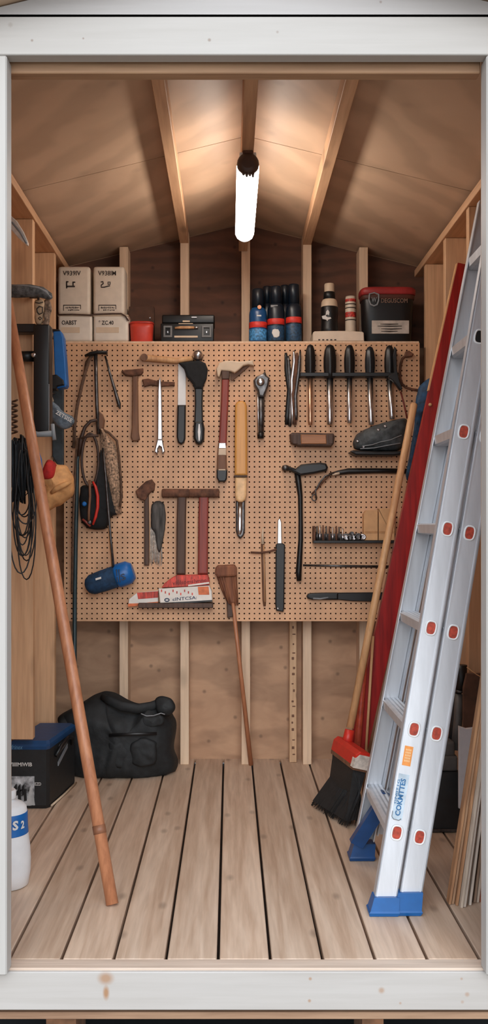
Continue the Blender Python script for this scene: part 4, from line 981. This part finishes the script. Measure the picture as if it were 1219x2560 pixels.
for k in range(44):
    x_ = 27 + (k * 5 % 54) + random.uniform(-2, 2); yt, yl = 1084 + random.uniform(0, 26) + abs(x_ - 52) * .5, 1215 + random.uniform(-30, 45)
    o_ = Y - .03 + .05 * random.random()
    seq = [P(x_, yt, o_), P(x_ + random.uniform(-3, 3), (yt + yl) / 2, o_ - .006), P(x_ + random.uniform(-2, 2), yl, o_)]
    pts += seq if k % 2 == 0 else seq[::-1]
q.tube(pts, .0032, 6)
part('wrapped_end', q, plain('tangled blue black cord', (26, 34, 40), .6, 0, .3), t, 'tangled dark upper bundle')
pts = []
for k in range(40):
    a = k * 1.05; pts.append(P(34 + 9 * math.cos(a), 1000 + k * 2.2, 3.05 + .02 * math.sin(a)))
solo('striped_rope', MB().tube(pts, .0034, 6), M['strap'], 'brown rope wound in a tight coil above the black cable', 'rope')
solo('blue_strap', MB().tube(pl3([(76, 1092), (90, 1120), (99, 1150), (101, 1185), (100, 1215), (104, 1245), (112, 1276)], 3.312), [.006, .007, .008, .009, .008, .006, .004], 8, flat=.5), M['blue'], 'blue strap curving down behind the long leaning pole', 'strap')

Y = 3.5
t = thing('work_glove', 'tan work glove with a red patch hanging on the left wall', 'glove', P(145, 1282, Y))
gm = plain('tan leather', (206, 152, 98), .75, 0, .12, 30, bmp=.4)
part('glove_body', MB().pillow([(100, 1205), (104, 1185), (115, 1155), (126, 1149), (144, 1161), (163, 1159), (178, 1176), (190, 1213), (185, 1234), (158, 1262), (142, 1267), (116, 1281), (108, 1262), (114, 1232)], Y, .05, 9, .009, 26, tb=.03), gm, t)
part('thumb', MB().tube([P(176, 1205, Y - .04), P(160, 1212, Y - .054), P(140, 1222, Y - .056), P(128, 1232, Y - .048)], [.007, .010, .010, .006], 10), gm, t)
part('cuff_patch', MB().pillow([(103, 1200), (106, 1176), (115, 1153), (127, 1149), (141, 1160), (145, 1172), (139, 1200), (120, 1206)], Y - .02, .049, 7, .006, 30, tb=.0), plain('red cloth', (178, 36, 34), .8, 0, .15, 50, bmp=.4), t, 'red patch')
part('seam', MB().tube(pl3([(107, 1212), (117, 1214), (122, 1225), (120, 1245), (114, 1258)], Y - .032), .0022, 6), M['darkwood'], t, 'dark seam loop')

part('hook', MB().tube([P(134, 1164, Y - .01), P(134, 1150, Y + .02), Vector((-.665, 3.62, P(134, 1140, Y).z)), Vector((-.69, 3.728, P(134, 1130, Y).z))], .003, 8), M['darksteel'], t, 'dark wire hook')
# ------------------------------------------------------------------ long pole leaning on the left wall
A = P(279, 2258, 2.519); A.z = .012
B_ = P(18, 748, 3.04)
t = thing('long_pole', 'long orange brown wooden pole leaning across the left side of the shed', 'pole', (A.x, A.y, 0))
d = (B_ - A).normalized()
part('shaft', MB().tube([A - d * .010, A.lerp(B_, .3), A.lerp(B_, .7), B_], [.0165, .017, .0168, .0155], 18), M['polewood'], t)
C_ = A.lerp(B_, .10)
part('ferrule', MB().tube([C_ - d * .012, C_ + d * .010], .0178, 18), plain('darker varnish ring', (128, 84, 60), .5), t, 'darker ring near the foot')

# ------------------------------------------------------------------ black bag on the floor
bagm = plain('black nylon', (24, 27, 29), .7, 0, .3, 40, bmp=.5)
Yb = 3.87
t = thing('duffel_bag', 'large black duffel bag slumped on the floor below the pegboard', 'bag', (P(300, 0, Yb).x, Yb, 0))
part('bag_body', MB().pillow([(142, 1800), (152, 1780), (170, 1768), (205, 1756), (254, 1735), (268, 1726), (290, 1732), (315, 1752), (353, 1764), (385, 1752), (402, 1742), (428, 1756), (436, 1785), (441, 1805), (443, 1890), (436, 1935), (392, 1960), (250, 1962), (190, 1950), (160, 1900), (146, 1840)], Yb, .13, 13, .02, 9, cen=(300, 1850), tb=.11, floor=.002, power=.42, fold=(-.026, 18, 6)), bagm, t)
part('collar', MB().tube([P(254, 1742, Yb - .05), P(275, 1752, Yb - .09), P(305, 1766, Yb - .1), P(345, 1772, Yb - .1), P(380, 1765, Yb - .085), P(405, 1752, Yb - .06)], [.012, .018, .02, .02, .018, .012], 12, flat=.6), bagm, t, 'thick rolled collar')
part('flap', MB().pillow([(384, 1752), (402, 1740), (424, 1747), (442, 1766), (437, 1782), (418, 1790), (392, 1784)], Yb - .085, .022, 7, .01, 24, tb=.02), bagm, t, 'folded top flap')
for x0, x1 in ((272, 322), (326, 390)):
    pk = part('pocket', MB().pillow([(x0, 1846), (x1, 1844), (x1 + 1, 1880), (x1 - 2, 1918), (x0 + 2, 1919), (x0 - 1, 1880)], Yb - .118, .012, 7, .006, 28, tb=.012), bagm, t, 'flat front pocket')
part('zip', MB().tube([P(x, y, Yb - .128) for x, y in ((352, 1784), (366, 1790), (384, 1789), (402, 1783), (412, 1786))], .0022, 6), M['grey'], t, 'dull metal zip')
part('side_pocket', MB().pillow([(350, 1790), (374, 1788), (410, 1786), (414, 1806), (398, 1816), (366, 1822), (354, 1812)], Yb - .112, .014, 7, .006, 30, tb=.012), bagm, t, 'small upper pocket')
part('strap', MB().tube([P(204, 1756, Yb - .06), P(205, 1790, Yb - .112), P(209, 1850, Yb - .134), P(216, 1900, Yb - .13), P(224, 1934, Yb - .115)], .012, 8, flat=.25, up=(0, 1, 0)), M['black'], t, 'black shoulder strap')
part('webbing', MB().tube([P(272, 1838, Yb - .137), P(330, 1836, Yb - .139), P(392, 1834, Yb - .134)], .006, 8, flat=.3, up=(0, 1, 0)), M['black'], t)
part('side_pouch', MB().pillow([(143, 1800), (160, 1788), (182, 1792), (186, 1850), (180, 1890), (158, 1880), (148, 1840)], Yb - .06, .045, 7, .008, 25, tb=.02), bagm, t)
part('zip_pull', MB().tube([P(152, 1808, Yb - .108), P(154, 1818, Yb - .11), P(156, 1824, Yb - .108)], .003, 6), M['steel'], t)

# ------------------------------------------------------------------ cooler bag
c0 = Vector((-.636, 3.372, 0)); side = Vector((.042, .33, 0)); front = Vector((-.138, .0, 0))
def cool(u, v, w): return c0 + front * u + side * v + Vector((0, 0, w))
H = .208
def block(u0, u1, v0, v1, w0, w1, mb=None, top=1.0):
    mb = mb or MB()
    rg = []
    for w, k in ((w0, .97), (w0 + .012, 1), (w1 - .01, 1), (w1, top)):
        cu, cv = (u0 + u1) / 2, (v0 + v1) / 2
        rg.append([cool(cu + (u - cu) * k, cv + (v - cv) * k, w) for u, v in ((u0, v0 + .04), (u0 + .06, v0), (u1, v0), (u1, v1), (u0 + .06, v1), (u0, v1 - .04))])
    return mb.loft(rg)
t = thing('cooler_bag', 'black cooler bag with blue lid and black and white picture on the front', 'cooler', c0 + front * .5 + side * .5)
part('cooler_body', block(0, 1, 0, 1, .001, H), plain('black cooler cloth', (24, 27, 29), .55, 0, .15, 40, bmp=.3), t)
lid = block(-.02, 1, -.02, 1, H + .0005, H + .03, None, .9)
part('lid', lid, M['navy'] if False else plain('blue cooler lid', (18, 66, 112), .5, 0, .08), t, 'dark blue lid')
def fr(u, w, off=.002): return cool(u, 0, w) + Vector((0, -off, 0))
def fquad(u0, u1, w0, w1, off=.002):
    a = [fr(u0, w0, off), fr(u1, w0, off), fr(u1, w1, off), fr(u0, w1, off)]
    return MB().loft([a, [q + Vector((0, off + .001, 0)) for q in a]])
pic = part('picture', fquad(.36, .98, .012, .115), plain('grey printed picture', (118, 120, 122), .6, 0, .9, 34), t, 'black and white landscape picture')
q = MB()
for pts_ in ([(.36, .014), (.48, .095), (.55, .03)], ):
    a = [fr(u, w, .0035) for u, w in ((.34, .014), (.42, .085), (.47, .075), (.56, .016))]
    q.loft([a, [k + Vector((0, .002, 0)) for k in a]])
part('picture_sail', q, plain('pale print', (176, 178, 178), .6), pic, 'pale sail shape')
q = MB()
for k in range(7):
    a = [fr(.55 + .05 * k + .02 * math.sin(k * 2), .03 + .02 * (k % 3), .0034), fr(.62 + .05 * k, .028 + .02 * (k % 3), .0034), fr(.63 + .05 * k, .06 + .018 * (k % 2), .0034), fr(.56 + .05 * k, .07 + .02 * (k % 2), .0034)]
    q.loft([a, [w + Vector((0, .002, 0)) for w in a]])
part('picture_trees', q, M['blackink'], pic, 'black tree shapes')
part('lettering', text('7IIIIMIWIB', fr(.98, .150, .002), (1, 0, 0), (0, 0, 1), .014, .078, bold=.02), M['whiteink'], t, 'white lettering')
part('small_lettering', text('EZD', fr(.345, .083, .002), (1, 0, 0), (0, 0, 1), .011, .022, bold=.01), M['whiteink'], t, 'small white lettering')
part('lid_lettering', text('Ifrinex', fr(.97, H + .003, .006), (1, 0, 0), (0, 0, 1), .016, .045, italic=.3), plain('light blue ink', (96, 146, 178), .6), t, 'light blue script')
def sd(v, w, off=.003): return cool(0, v, w) + Vector((off, -off * .12, 0))
a = [sd(.32, .125), sd(.66, .165), sd(.66, .180), sd(.32, .140)]
part('side_label', MB().loft([a, [q - Vector((.004, 0, 0)) for q in a]]), M['grey'], t, 'pale side label')
part('handle', MB().tube([sd(.2, .17, .004), sd(.3, .2, .016), sd(.5, .215, .02), sd(.7, .2, .016), sd(.8, .17, .004)], .007, 8), M['black'], t, 'black side handle')
part('side_mesh', MB().loft([[sd(v, w, o) for v, w in ((.3, .17), (.62, .185), (.6, .235 - .03), (.34, .2))] for o in (.002, .006)]), plain('grey buckle panel', (78, 76, 74), .6, 0, .4, 80), t, 'grey buckle panel')
part('hem', MB().tube([sd(.05, .008, .006), sd(.5, .006, .006), sd(.96, .008, .006)], .004, 6), M['cream'], t, 'pale bottom piping')

# ------------------------------------------------------------------ white jug
cj = Vector((-.618, 2.66, 0))
t = thing('jug', 'white plastic jug with blue label behind the left door post', 'jug', cj)
part('jug_body', MB().lathe([(.055, .0008), (.060, .004), (.0655, .04), (.0665, .075), (.064, .11), (.060, .14), (.0575, .165), (.0565, .2), (.054, .218), (.045, .226), (.03, .232), (.022, .236), (.022, .244)], cj, 'z', 40), M['white'], t)
part('label_band', MB().lathe([(.060, .146), (.0598, .147), (.0582, .17), (.0573, .203), (.0568, .204)], cj, 'z', 40), M['blue'], t, 'blue label')
part('cap', MB().lathe([(.025, .240), (.026, .242), (.026, .26), (.023, .264)], cj, 'z', 28), M['white'], t)
for ch, ang, wd_, hh in (('S', R(36), .017, .026), ('2', R(58), .013, .022)):
    tu = Vector((math.cos(ang), math.sin(ang), 0))
    o_ = cj + Vector((.0598 * math.sin(ang), -.0598 * math.cos(ang), .166)) - tu * wd_ / 2
    part('lettering', text(ch, o_, tu, (0, 0, 1), hh, wd_, bold=.04), M['whiteink'], t, 'white lettering')

# ------------------------------------------------------------------ push broom on the right
t = thing('push_broom', 'push broom with red head and black bristles resting on the floor', 'broom', (.375, 3.29, 0))
h1, h2 = P(853, 1862, 3.385), P(905, 1899, 3.185)
ax = (h2 - h1).normalized(); upv = (P(1035, 1010, 3.55) - (h1 + h2) / 2).normalized()
sdv = ax.cross(upv).normalized(); upv = sdv.cross(ax).normalized()
def hb(p, s, u): return p + sdv * s + upv * u
rings = []
for k, (p, sc_) in enumerate(((h1 - ax * .015, .86), (h1 - ax * .008, 1), (h2 + ax * .006, 1), (h2 + ax * .012, .9))):
    rings.append([hb(p, s * sc_, u * sc_) for s, u in ((-.03, -.024), (.03, -.024), (.03, .012), (.018, .026), (-.018, .026), (-.03, .012))])
part('head', MB().loft(rings), M['red'], t, 'red plastic head')
rings = [[hb(h2 + ax * o, s, u) for s, u in ((-.031, -.03), (.031, -.03), (.031, .0), (.018, .016), (-.018, .016), (-.031, .0))] for o in (-.012, .0145)]
part('head_end', MB().loft(rings), plain('pale dusty plastic', (196, 186, 176), .6, 0, .15, 60), t, 'pale dusty end piece')
part('bristle_base', MB().loft([[hb(p, s, u) for s, u in ((-.028, -.038), (.028, -.038), (.03, -.023), (-.03, -.023))] for p in (h1 - ax * .008, h2 + ax * .008)]), M['brown'], t, 'brown bristle base')
mb = MB()
b1, b2 = Vector((.318, 3.40, .004)), Vector((.407, 3.165, .004))
wd = Vector((.9, .35, 0)).normalized()
mb.loft([[hb(h1, -.024, -.03), hb(h2, -.024, -.03), hb(h2, .024, -.03), hb(h1, .024, -.03)], [b1.lerp(b2, .0) - wd * .028 + Vector((0, 0, .02)), b2 - wd * .028 + Vector((0, 0, .02)), b2 + wd * .028 + Vector((0, 0, .02)), b1 + wd * .028 + Vector((0, 0, .02))]])
random.seed(3)
for k in range(420):
    a, s = random.random(), random.uniform(-1, 1)
    if k % 2: s = random.choice((-1, 1)) * random.uniform(.85, 1)
    p0 = hb(h1.lerp(h2, a), s * .026, -.03)
    p1 = b1.lerp(b2, a * 1.06 - .03) + wd * s * .034 + Vector((0, 0, random.uniform(0, .014)))
    pm = p0.lerp(p1, .5) + Vector((.008, 0, .004))
    mb.tube([p0, pm, p1], [.0013, .0013, .0008], 4)
part('bristles', mb, plain('black bristle', (30, 31, 32), .6, 0, .2, 80), t, 'black bristles')
top = P(1035, 1008, 3.55); bot = h1.lerp(h2, .22) + upv * .02
part('handle', MB().tube([bot.lerp(top, .04), bot.lerp(top, .5), top - upv * .006, top], [.0135, .0135, .0132, .009], 16), M['tanwood'], t, 'tan wooden handle')
part('handle_socket', MB().tube([bot - upv * .01, bot.lerp(top, .035)], [.019, .0165], 16), M['red'], t, 'red handle socket')
A, B_ = Vector((.438, 3.432, .002)), P(912, 1640, 3.42)
solo('red_stake', MB().tube([A, A.lerp(B_, .5), B_], [.012, .012, .01], 12), plain('red stained stake', (176, 70, 48), .5, 0, .15, 40), 'thin reddish stake between the broom handle and red plank', 'stake')
A, B_ = Vector((.475, 3.432, .002)), P(932, 1590, 3.43)
solo('pale_lath', MB().tube([A, B_], .005, 8), M['tanwood'], 'thin pale lath just left of the red plank', 'lath')

# red plank
xa = .388; sl = .224; Yq = 3.446
n_ = Vector((1, 0, -sl)).normalized(); d = Vector((sl, 0, 1)).normalized(); a0 = Vector((xa, Yq, .017))
w = .066; L = 1.97
def pk_(u, v, y): q = a0 + n_ * u * w + d * v; return Vector((q.x, y, max(q.z, .001)))
t = thing('red_plank', 'long glossy red plank leaning between the broom handle and ladder', 'plank', (xa + .03, Yq + .02, 0))
part('plank', MB().loft([[pk_(0, v, Yq), pk_(1, v, Yq), pk_(1, v, Yq + .03), pk_(0, v, Yq + .03)] for v in (0, .6, 1.2, L)]), wood('red painted plank', (172, 32, 30), (120, 20, 22), 'z', 2.0, .35, 1.2), t)
part('edge_strip', MB().loft([[pk_(-.05, v, Yq + .002), pk_(0.0, v, Yq + .002), pk_(0, v, Yq + .028), pk_(-.05, v, Yq + .028)] for v in (1.5, L)]), M['kraft'], t, 'pale unpainted edge')
part('screw_eye', MB().lathe([(.006, 0), (.006, -.006), (.003, -.008)], pk_(.2, 1.45, Yq), 'y', 12), M['tanwood'], t)

# ------------------------------------------------------------------ extension ladder leaning sideways on the right wall
TH = .19
la = Vector((TH, 0, 1)).normalized(); lp = Vector((1, 0, -TH)).normalized()
O = Vector((.362, 0, 0)); YN = 2.45
def yfar(s): return 2.885 - .02 * s
def ynear(s): return YN + .1 * s
def lad(p, s, y): q = O + lp * p + la * s; return Vector((q.x, y, q.z))
t = thing('extension_ladder', 'aluminium extension ladder with blue feet leaning on the right wall', 'ladder', O + Vector((.06, 2.65, 0)))
def rail(p0, p1, s0, s1, near, label=None):
    mb = MB(); th = .003; fl = .028
    for (pa, pb_, ya, yb) in ((p0, p1, 0, th), (p0, p0 + th, 0, fl), (p1 - th, p1, 0, fl)):
        rings = []
        for s in (s0, (s0 + s1) / 2, s1):
            y = ynear(s) if near else yfar(s)
            f_ = 1 if near else -1
            rings.append([lad(pa, s, y + f_ * ya), lad(pb_, s, y + f_ * ya), lad(pb_, s, y + f_ * yb), lad(pa, s, y + f_ * yb)])
        mb.loft(rings)
    # raised lips on the web
    for pp_ in (p0 + .006, p1 - .006):
        rings = []
        for s in (s0, s1):
            y = ynear(s) - .0015 if near else yfar(s) - .003
            rings.append([lad(pp_ - .002, s, y), lad(pp_ + .002, s, y), lad(pp_ + .002, s, y + .002), lad(pp_ - .002, s, y + .002)])
        mb.loft(rings)
    return part('rail', mb, M['alu'], t, label)
def cap_(p, s, par, red=True):
    ring = MB().tube([lad(p + .0135 * math.copysign(abs(math.cos(a)) ** .7, math.cos(a)), s + .0185 * math.copysign(abs(math.sin(a)) ** .7, math.sin(a)), ynear(s) - .002) for a in [k * math.pi / 10 for k in range(20)]], .0026, 8, True)
    part('rung_rim', ring, M['white'], par, 'white rim round the rung end')
    pts_ = [lad(p + .0122 * math.copysign(abs(math.cos(a)) ** .7, math.cos(a)), s + .0172 * math.copysign(abs(math.sin(a)) ** .7, math.sin(a)), ynear(s) - .0022) for a in [k * math.pi / 10 for k in range(20)]]
    part('rung_plug', MB().loft([pts_, [q + Vector((0, .002, 0)) for q in pts_]]), M['redwood'] if False else (plugm if red else M['black']), par, 'brick red rung plug' if red else 'black rung plug')
plugm = plain('brick red plastic', (164, 62, 44), .5, 0, .2, 120)
W = .0560
r1 = rail(.0, W, .030, 1.985, True)
r2 = rail(.0615, .118, .045, 1.665, True)
r3 = rail(.0, W, .065, 1.985, False)
r4 = rail(.0615, .118, .085, 1.665, False)
ms = math.sqrt(1 + TH * TH)
zs = [.214 + .2605 * k for k in range(7)]
for k, z in enumerate(zs):
    s = z * ms - .004
    for sec, p in ((0, .030), (1, .0895)):
        if sec == 1 and z > 1.65: continue
        ya, yb = ynear(s) + .004, yfar(s) - .004
        prof = [(-.017, -.012), (-.010, -.016), (.010, -.016), (.017, -.012), (.018, .012), (.014, .016), (.010, .0145), (.006, .016), (.002, .0145), (-.002, .016), (-.006, .0145), (-.010, .016), (-.014, .0145), (-.018, .012)]
        # treads stay level while the rails lean
        cen = lad(p, s, 0)
        rg = [[Vector((cen.x + a * 1.5, y, cen.z + b_)) for a, b_ in prof] for y in (ya, yb)]
        if sec == 0 or k < 6: part('rung', MB().loft(rg), M['alu'], t)
        cap_(p - .002, s, r1 if sec == 0 else r2, not (sec == 0 and k == 5))
fb = plain('bright blue rubber', (12, 86, 150), .4, 0, .05)
def boot(p0, p1, s1, y0, y1, m, s0=-.0):
    rings = []
    for z, g in ((.0012, .006), (.010, .009), (.014, .006), (s1, .002)):
        q0, q1 = lad(p0, z, 0).x - g, lad(p1, z, 0).x + g
        rings.append([Vector((q0, y0 - g, z)), Vector((q1, y0 - g, z)), Vector((q1, y1 + g, z)), Vector((q0, y1 + g, z))])
    return MB().loft(rings)
part('foot', boot(-.001, .060, .047, YN - .004, YN + .034, fb), fb, t, 'bright blue foot')
part('foot', boot(.0605, .120, .058, YN + .0, YN + .034, fb), fb, t, 'bright blue foot')
mb = boot(-.001, .060, .05, 2.85, 2.892, fb)
for q0, q1 in ((lad(.004, .05, 2.855), lad(.056, .23, 2.79)),):
    dd = (q1 - q0).normalized(); e = Vector((0, 1, 0)); g = dd.cross(e).normalized()
    mb.loft([[c + g * .020 * i + e * .016 * j for i, j in ((-1, -1), (1, -1), (1, 1), (-1, 1))] for c in (q0, q1)])
part('foot', mb, plain('deep blue rubber', (14, 62, 112), .35, 0, .06), t, 'deep blue rear foot with slanted brace')
def rquad(p0, p1, s0, s1, off=.0015):
    a = [lad(p0, s0, ynear(s0) - off), lad(p1, s0, ynear(s0) - off), lad(p1, s1, ynear(s1) - off), lad(p0, s1, ynear(s1) - off)]
    return MB().loft([a, [q + Vector((0, off, 0)) for q in a]])
ol = part('warning_label', rquad(.012, .034, .384, .434), plain('orange label', (224, 142, 66), .5, 0, .06, 60), r1, 'orange label')
q = MB()
lab_p = rquad(.006, .036, .246, .362, .0008)
part('sticker', lab_p, plain('pale blue sticker', (186, 202, 214), .5), r1, 'pale blue sticker')
ink = plain('sticker blue', (42, 106, 156), .5)
lr = lad(0, 1, ynear(1)) - lad(0, 0, ynear(0))
part('sticker_lettering', text('COKMTTES', lad(.029, .256, ynear(.256) - .0014), lr, -lp, .014, .095, .0004, bold=.03), ink, r1, 'blue lettering running up the rail')
part('sticker_small_lettering', text('GNIIT1G', lad(.0135, .285, ynear(.285) - .0014), lr, -lp, .006, .062, .0004, bold=.01), ink, r1, 'small blue lettering')
part('sticker_edge', MB().tube([lad(.008, .266, ynear(.266) - .0012), lad(.008, .252, ynear(.252) - .0012), lad(.014, .246, ynear(.246) - .0012), lad(.028, .245, ynear(.245) - .0012), lad(.033, .250, ynear(.250) - .0012)], .0012, 6), M['grey'], r1, 'grey rounded outline')
q = MB()
for k in range(4):
    for i in range(5): q.add([lad(.016 + k * .0038, .394 + i * .007, ynear(.394 + i * .007) - .0018), lad(.0185 + k * .0038, .394 + i * .007, ynear(.394 + i * .007) - .0018), lad(.0185 + k * .0038, .399 + i * .007, ynear(.399 + i * .007) - .0018), lad(.016 + k * .0038, .399 + i * .007, ynear(.399 + i * .007) - .0018)], [(0, 1, 2, 3)])
part('warning_print', q, plain('pale orange print', (238, 190, 140), .6), r1, 'pale print')

# ------------------------------------------------------------------ behind the ladder
Yt = 3.597
solo('folded_tarp', MB().pillow([(1042, 972), (1066, 948), (1114, 905), (1112, 930), (1084, 958), (1074, 985), (1062, 1015), (1054, 1075), (1044, 1140), (1032, 1205), (1012, 1205), (1020, 1150), (1034, 1080), (1036, 1010)], Yt, .02, 8, .006, 30, cen=(1043, 1040), tb=.02), plain('navy tarp', (24, 56, 84), .7, 0, .35, 50, bmp=.6), 'folded navy blue tarp tucked behind the red plank', 'tarp')
pts = []
for k in range(90):
    a = k * .9; pts.append(P(1196 + 13 * math.cos(a), 560 + k * 1.25, 3.02 + .03 * math.sin(a)))
solo('coiled_hose', MB().tube(pts, .0032, 6), M['grey'], 'grey coiled flexible hose high behind the ladder top', 'hose')

t = thing('pump_sprayer', 'dark upright pump sprayer standing behind the ladder', 'sprayer', (.70, 3.16, 0))
gb = plain('charcoal plastic', (34, 36, 38), .5, 0, .12)
gg = plain('dull grey plastic', (96, 94, 92), .5, 0, .08)
def rect(x0, x1, y0, y1, Y0, Y1, mb=None, bev=.004): return (mb or MB()).pbox(x0, x1, y0, y1, Y0, Y1, bev)
part('tank', MB().box(.640, .750, 3.115, 3.225, .001, .195, .008, 2), gb, t)
part('tank_foot', MB().box(.636, .752, 3.108, 3.23, .001, .012, .003), M['darksteel'], t, 'grey metal foot rim')
part('shoulder', MB().box(.646, .742, 3.122, 3.215, .1955, .245, .008, 2).box(.655, .735, 3.13, 3.21, .24, .29, .01, 2), gg, t, 'dull grey stepped shoulder')
part('neck', MB().tube([P(1138, 1875, 3.16), P(1144, 1800, 3.17), P(1147, 1735, 3.18)], [.016, .014, .014], 16), gg, t, 'grey tube neck')
part('rear_tube', MB().tube([P(1126, 1875, 3.19), P(1137, 1790, 3.2), P(1144, 1720, 3.2)], .014, 12), gb, t)
part('grip', MB().tube([P(1150, 1728, 3.18), P(1153, 1700, 3.18), P(1154, 1662, 3.18)], .017, 18), M['black'], t, 'black cylindrical grip')
part('grip_ring', MB().tube([P(1149, 1731, 3.18), P(1149.6, 1725, 3.18)], .0185, 18), M['darksteel'], t)
solo('laminate_board', MB().prism([(1147, 2022), (1147, 1816), (1165, 1822), (1184, 1820), (1196, 2022)], 3.055, 3.07, .002), plain('white laminated board', (206, 206, 210), .5, 0, .03), 'white panel standing between the dark sprayer and the slats', 'panel')
solo('hardboard_sheet', MB().prism([(1157, 2000), (1158, 1720), (1166, 1684), (1216, 1684), (1216, 2000)], 3.12, 3.135, .002), plain('dark brown hardboard', (86, 60, 46), .7, 0, .2, 20), 'dark brown board standing behind the white panel', 'panel')
solo('guy_wire', MB().tube([P(1166, 1668, 3.1), P(1190, 1686, 3.09), P(1215, 1700, 3.08)], .0016, 6), M['tanwood'], 'thin pale wire strung above the brown board', 'wire')

# leaning slats
tan, lbr, pal, whi, drk, red_, gry = ((200, 152, 110), (150, 106, 74)), ((196, 160, 126), (150, 114, 86)), ((214, 198, 180), (176, 158, 140)), ((228, 218, 206), (194, 180, 166)), ((112, 88, 72), (74, 54, 44)), ((186, 102, 70), (138, 70, 50)), ((192, 168, 146), (146, 120, 100))
stack = [(tan, 'tan slat with an orange tinge, outermost left of the leaning stack'), (lbr, 'light brown slat, second from the left of the leaning stack'), (tan, 'tan slat, third from the left of the leaning stack'),
         (pal, 'pale grey slat, fourth from the left of the leaning stack'), (whi, 'whitish slat reaching lowest in front, fifth from the left of the stack'), (gry, 'greyish slat, sixth from the left of the leaning stack'),
         (whi, 'whitish slat just left of the dark one in the leaning stack'), (drk, 'dark brown slat in the middle of the leaning stack'), (gry, 'greyish slat just right of the dark one in the stack'),
         (pal, 'pale slat between a greyish and a reddish one in the stack'), (red_, 'reddish slat near the right of the leaning stack'), (gry, 'greyish slat right of the reddish one by the door post'), (lbr, 'light brown slat half hidden by the right door post')]
x0 = .574
random.seed(12)
for k, (cl, lab) in enumerate(stack):
    th = .0062 if k != 4 else .0072
    y0 = 2.515 + random.uniform(-.004, .012) - (.02 if k in (3, 4) else 0) + (.02 if k > 6 else 0); hgt = .62 + .03 * k + random.uniform(-.01, .01)
    slp = .155 - .004 * k
    y1 = y0 + .03 + .006 * (k % 3)
    rg = []
    for z in (.001, hgt * .5, hgt):
        o = x0 + slp * z
        rg.append([Vector((o, y0 + .012 * z, z)), Vector((o + th, y0 + .012 * z, z)), Vector((o + th, y1 + .012 * z, z)), Vector((o, y1 + .012 * z, z))])
    solo('wood_slat', MB().loft(rg), wood('slat wood %d' % k, cl[0], cl[1], 'z', 1.4, .7, 1.2), lab, 'slat', 'slats leaning by the right wall')
    x0 += th + .0022

# rough batten between the studs
t = thing('notched_batten', 'rough notched batten standing upright against the back wall plywood', 'batten', P(732, 1908, 4.03))
part('batten', MB().box(P(723, 0, 4.03).x, P(741, 0, 4.03).x, 4.03, 4.075, .001, P(0, 1545, 4.03).z, .002), wood('rough batten wood', (224, 190, 154), (188, 148, 112), 'z', 1.0, .7, 1.0, .5, 9), t)
random.seed(9)
for k in range(17):
    y = 1572 + k * 20 + random.uniform(-5, 5); xx = P(728, 0, 4.03).x + random.uniform(0, .008)
    part('nail_mark', MB().box(xx, xx + .006 + random.uniform(0, .008), 4.0285, 4.032, P(0, y, 4.03).z, P(0, y, 4.03).z + random.uniform(.004, .012), .001), M['brown'], t)

# ------------------------------------------------------------------ daylight, camera, view
w = bpy.data.worlds.new('overcast sky'); S.world = w; w.use_nodes = True
nt = w.node_tree; bg = nt.nodes['Background']
tc = nt.nodes.new('ShaderNodeTexCoord'); sx = nt.nodes.new('ShaderNodeSeparateXYZ')
nt.links.new(tc.outputs['Generated'], sx.inputs['Vector'])
cr = nt.nodes.new('ShaderNodeValToRGB')
cr.color_ramp.elements[0].position = .45; cr.color_ramp.elements[0].color = (.45, .5, .56, 1)
cr.color_ramp.elements[1].position = 1.0; cr.color_ramp.elements[1].color = (.86, .99, 1.15, 1)
mp = nt.nodes.new('ShaderNodeMath'); mp.operation = 'MULTIPLY_ADD'; mp.inputs[1].default_value = .5; mp.inputs[2].default_value = .5
nt.links.new(sx.outputs['Z'], mp.inputs[0]); nt.links.new(mp.outputs[0], cr.inputs['Fac'])
nt.links.new(cr.outputs['Color'], bg.inputs['Color'])
bg.inputs['Strength'].default_value = 2.0
# bright lobe added to the sky low behind the camera, brightens the interior
dv = nt.nodes.new('ShaderNodeVectorMath'); dv.operation = 'DOT_PRODUCT'
dv.inputs[1].default_value = Vector((.04, -1, .40)).normalized()
nt.links.new(tc.outputs['Generated'], dv.inputs[0])
mx = nt.nodes.new('ShaderNodeMath'); mx.operation = 'MAXIMUM'; mx.inputs[1].default_value = 0
nt.links.new(dv.outputs['Value'], mx.inputs[0])
pw = nt.nodes.new('ShaderNodeMath'); pw.operation = 'POWER'; pw.inputs[1].default_value = 10
nt.links.new(mx.outputs[0], pw.inputs[0])
st = nt.nodes.new('ShaderNodeMath'); st.operation = 'MULTIPLY'; st.inputs[1].default_value = 5.4
nt.links.new(pw.outputs[0], st.inputs[0])
b2 = nt.nodes.new('ShaderNodeBackground'); b2.inputs['Color'].default_value = (1, .99, .98, 1)
nt.links.new(st.outputs[0], b2.inputs['Strength'])
ad = nt.nodes.new('ShaderNodeAddShader')
nt.links.new(bg.outputs[0], ad.inputs[0]); nt.links.new(b2.outputs[0], ad.inputs[1])
nt.links.new(ad.outputs[0], nt.nodes['World Output'].inputs['Surface'])

cam = bpy.data.cameras.new('camera'); co = bpy.data.objects.new('camera', cam); COL.objects.link(co)
co.location = (0, 0, EYE); co.rotation_euler = (R(90), 0, 0)
cam.sensor_fit = 'VERTICAL'; cam.sensor_height = 36.0; cam.lens = F / 2560 * 36.0
cam.shift_x = (609.5 - CX) / 2560; cam.shift_y = (HY - 1280) / 2560
cam.clip_start = .05; cam.clip_end = 200
S.camera = co
vs_ = S.view_settings
vs_.view_transform = 'Standard'; vs_.look = 'None'; vs_.gamma = 1.0; vs_.use_curve_mapping = False
vs_.exposure = -0.08
S.cycles.use_denoising = True
S.cycles.max_bounces = 8; S.cycles.diffuse_bounces = 6
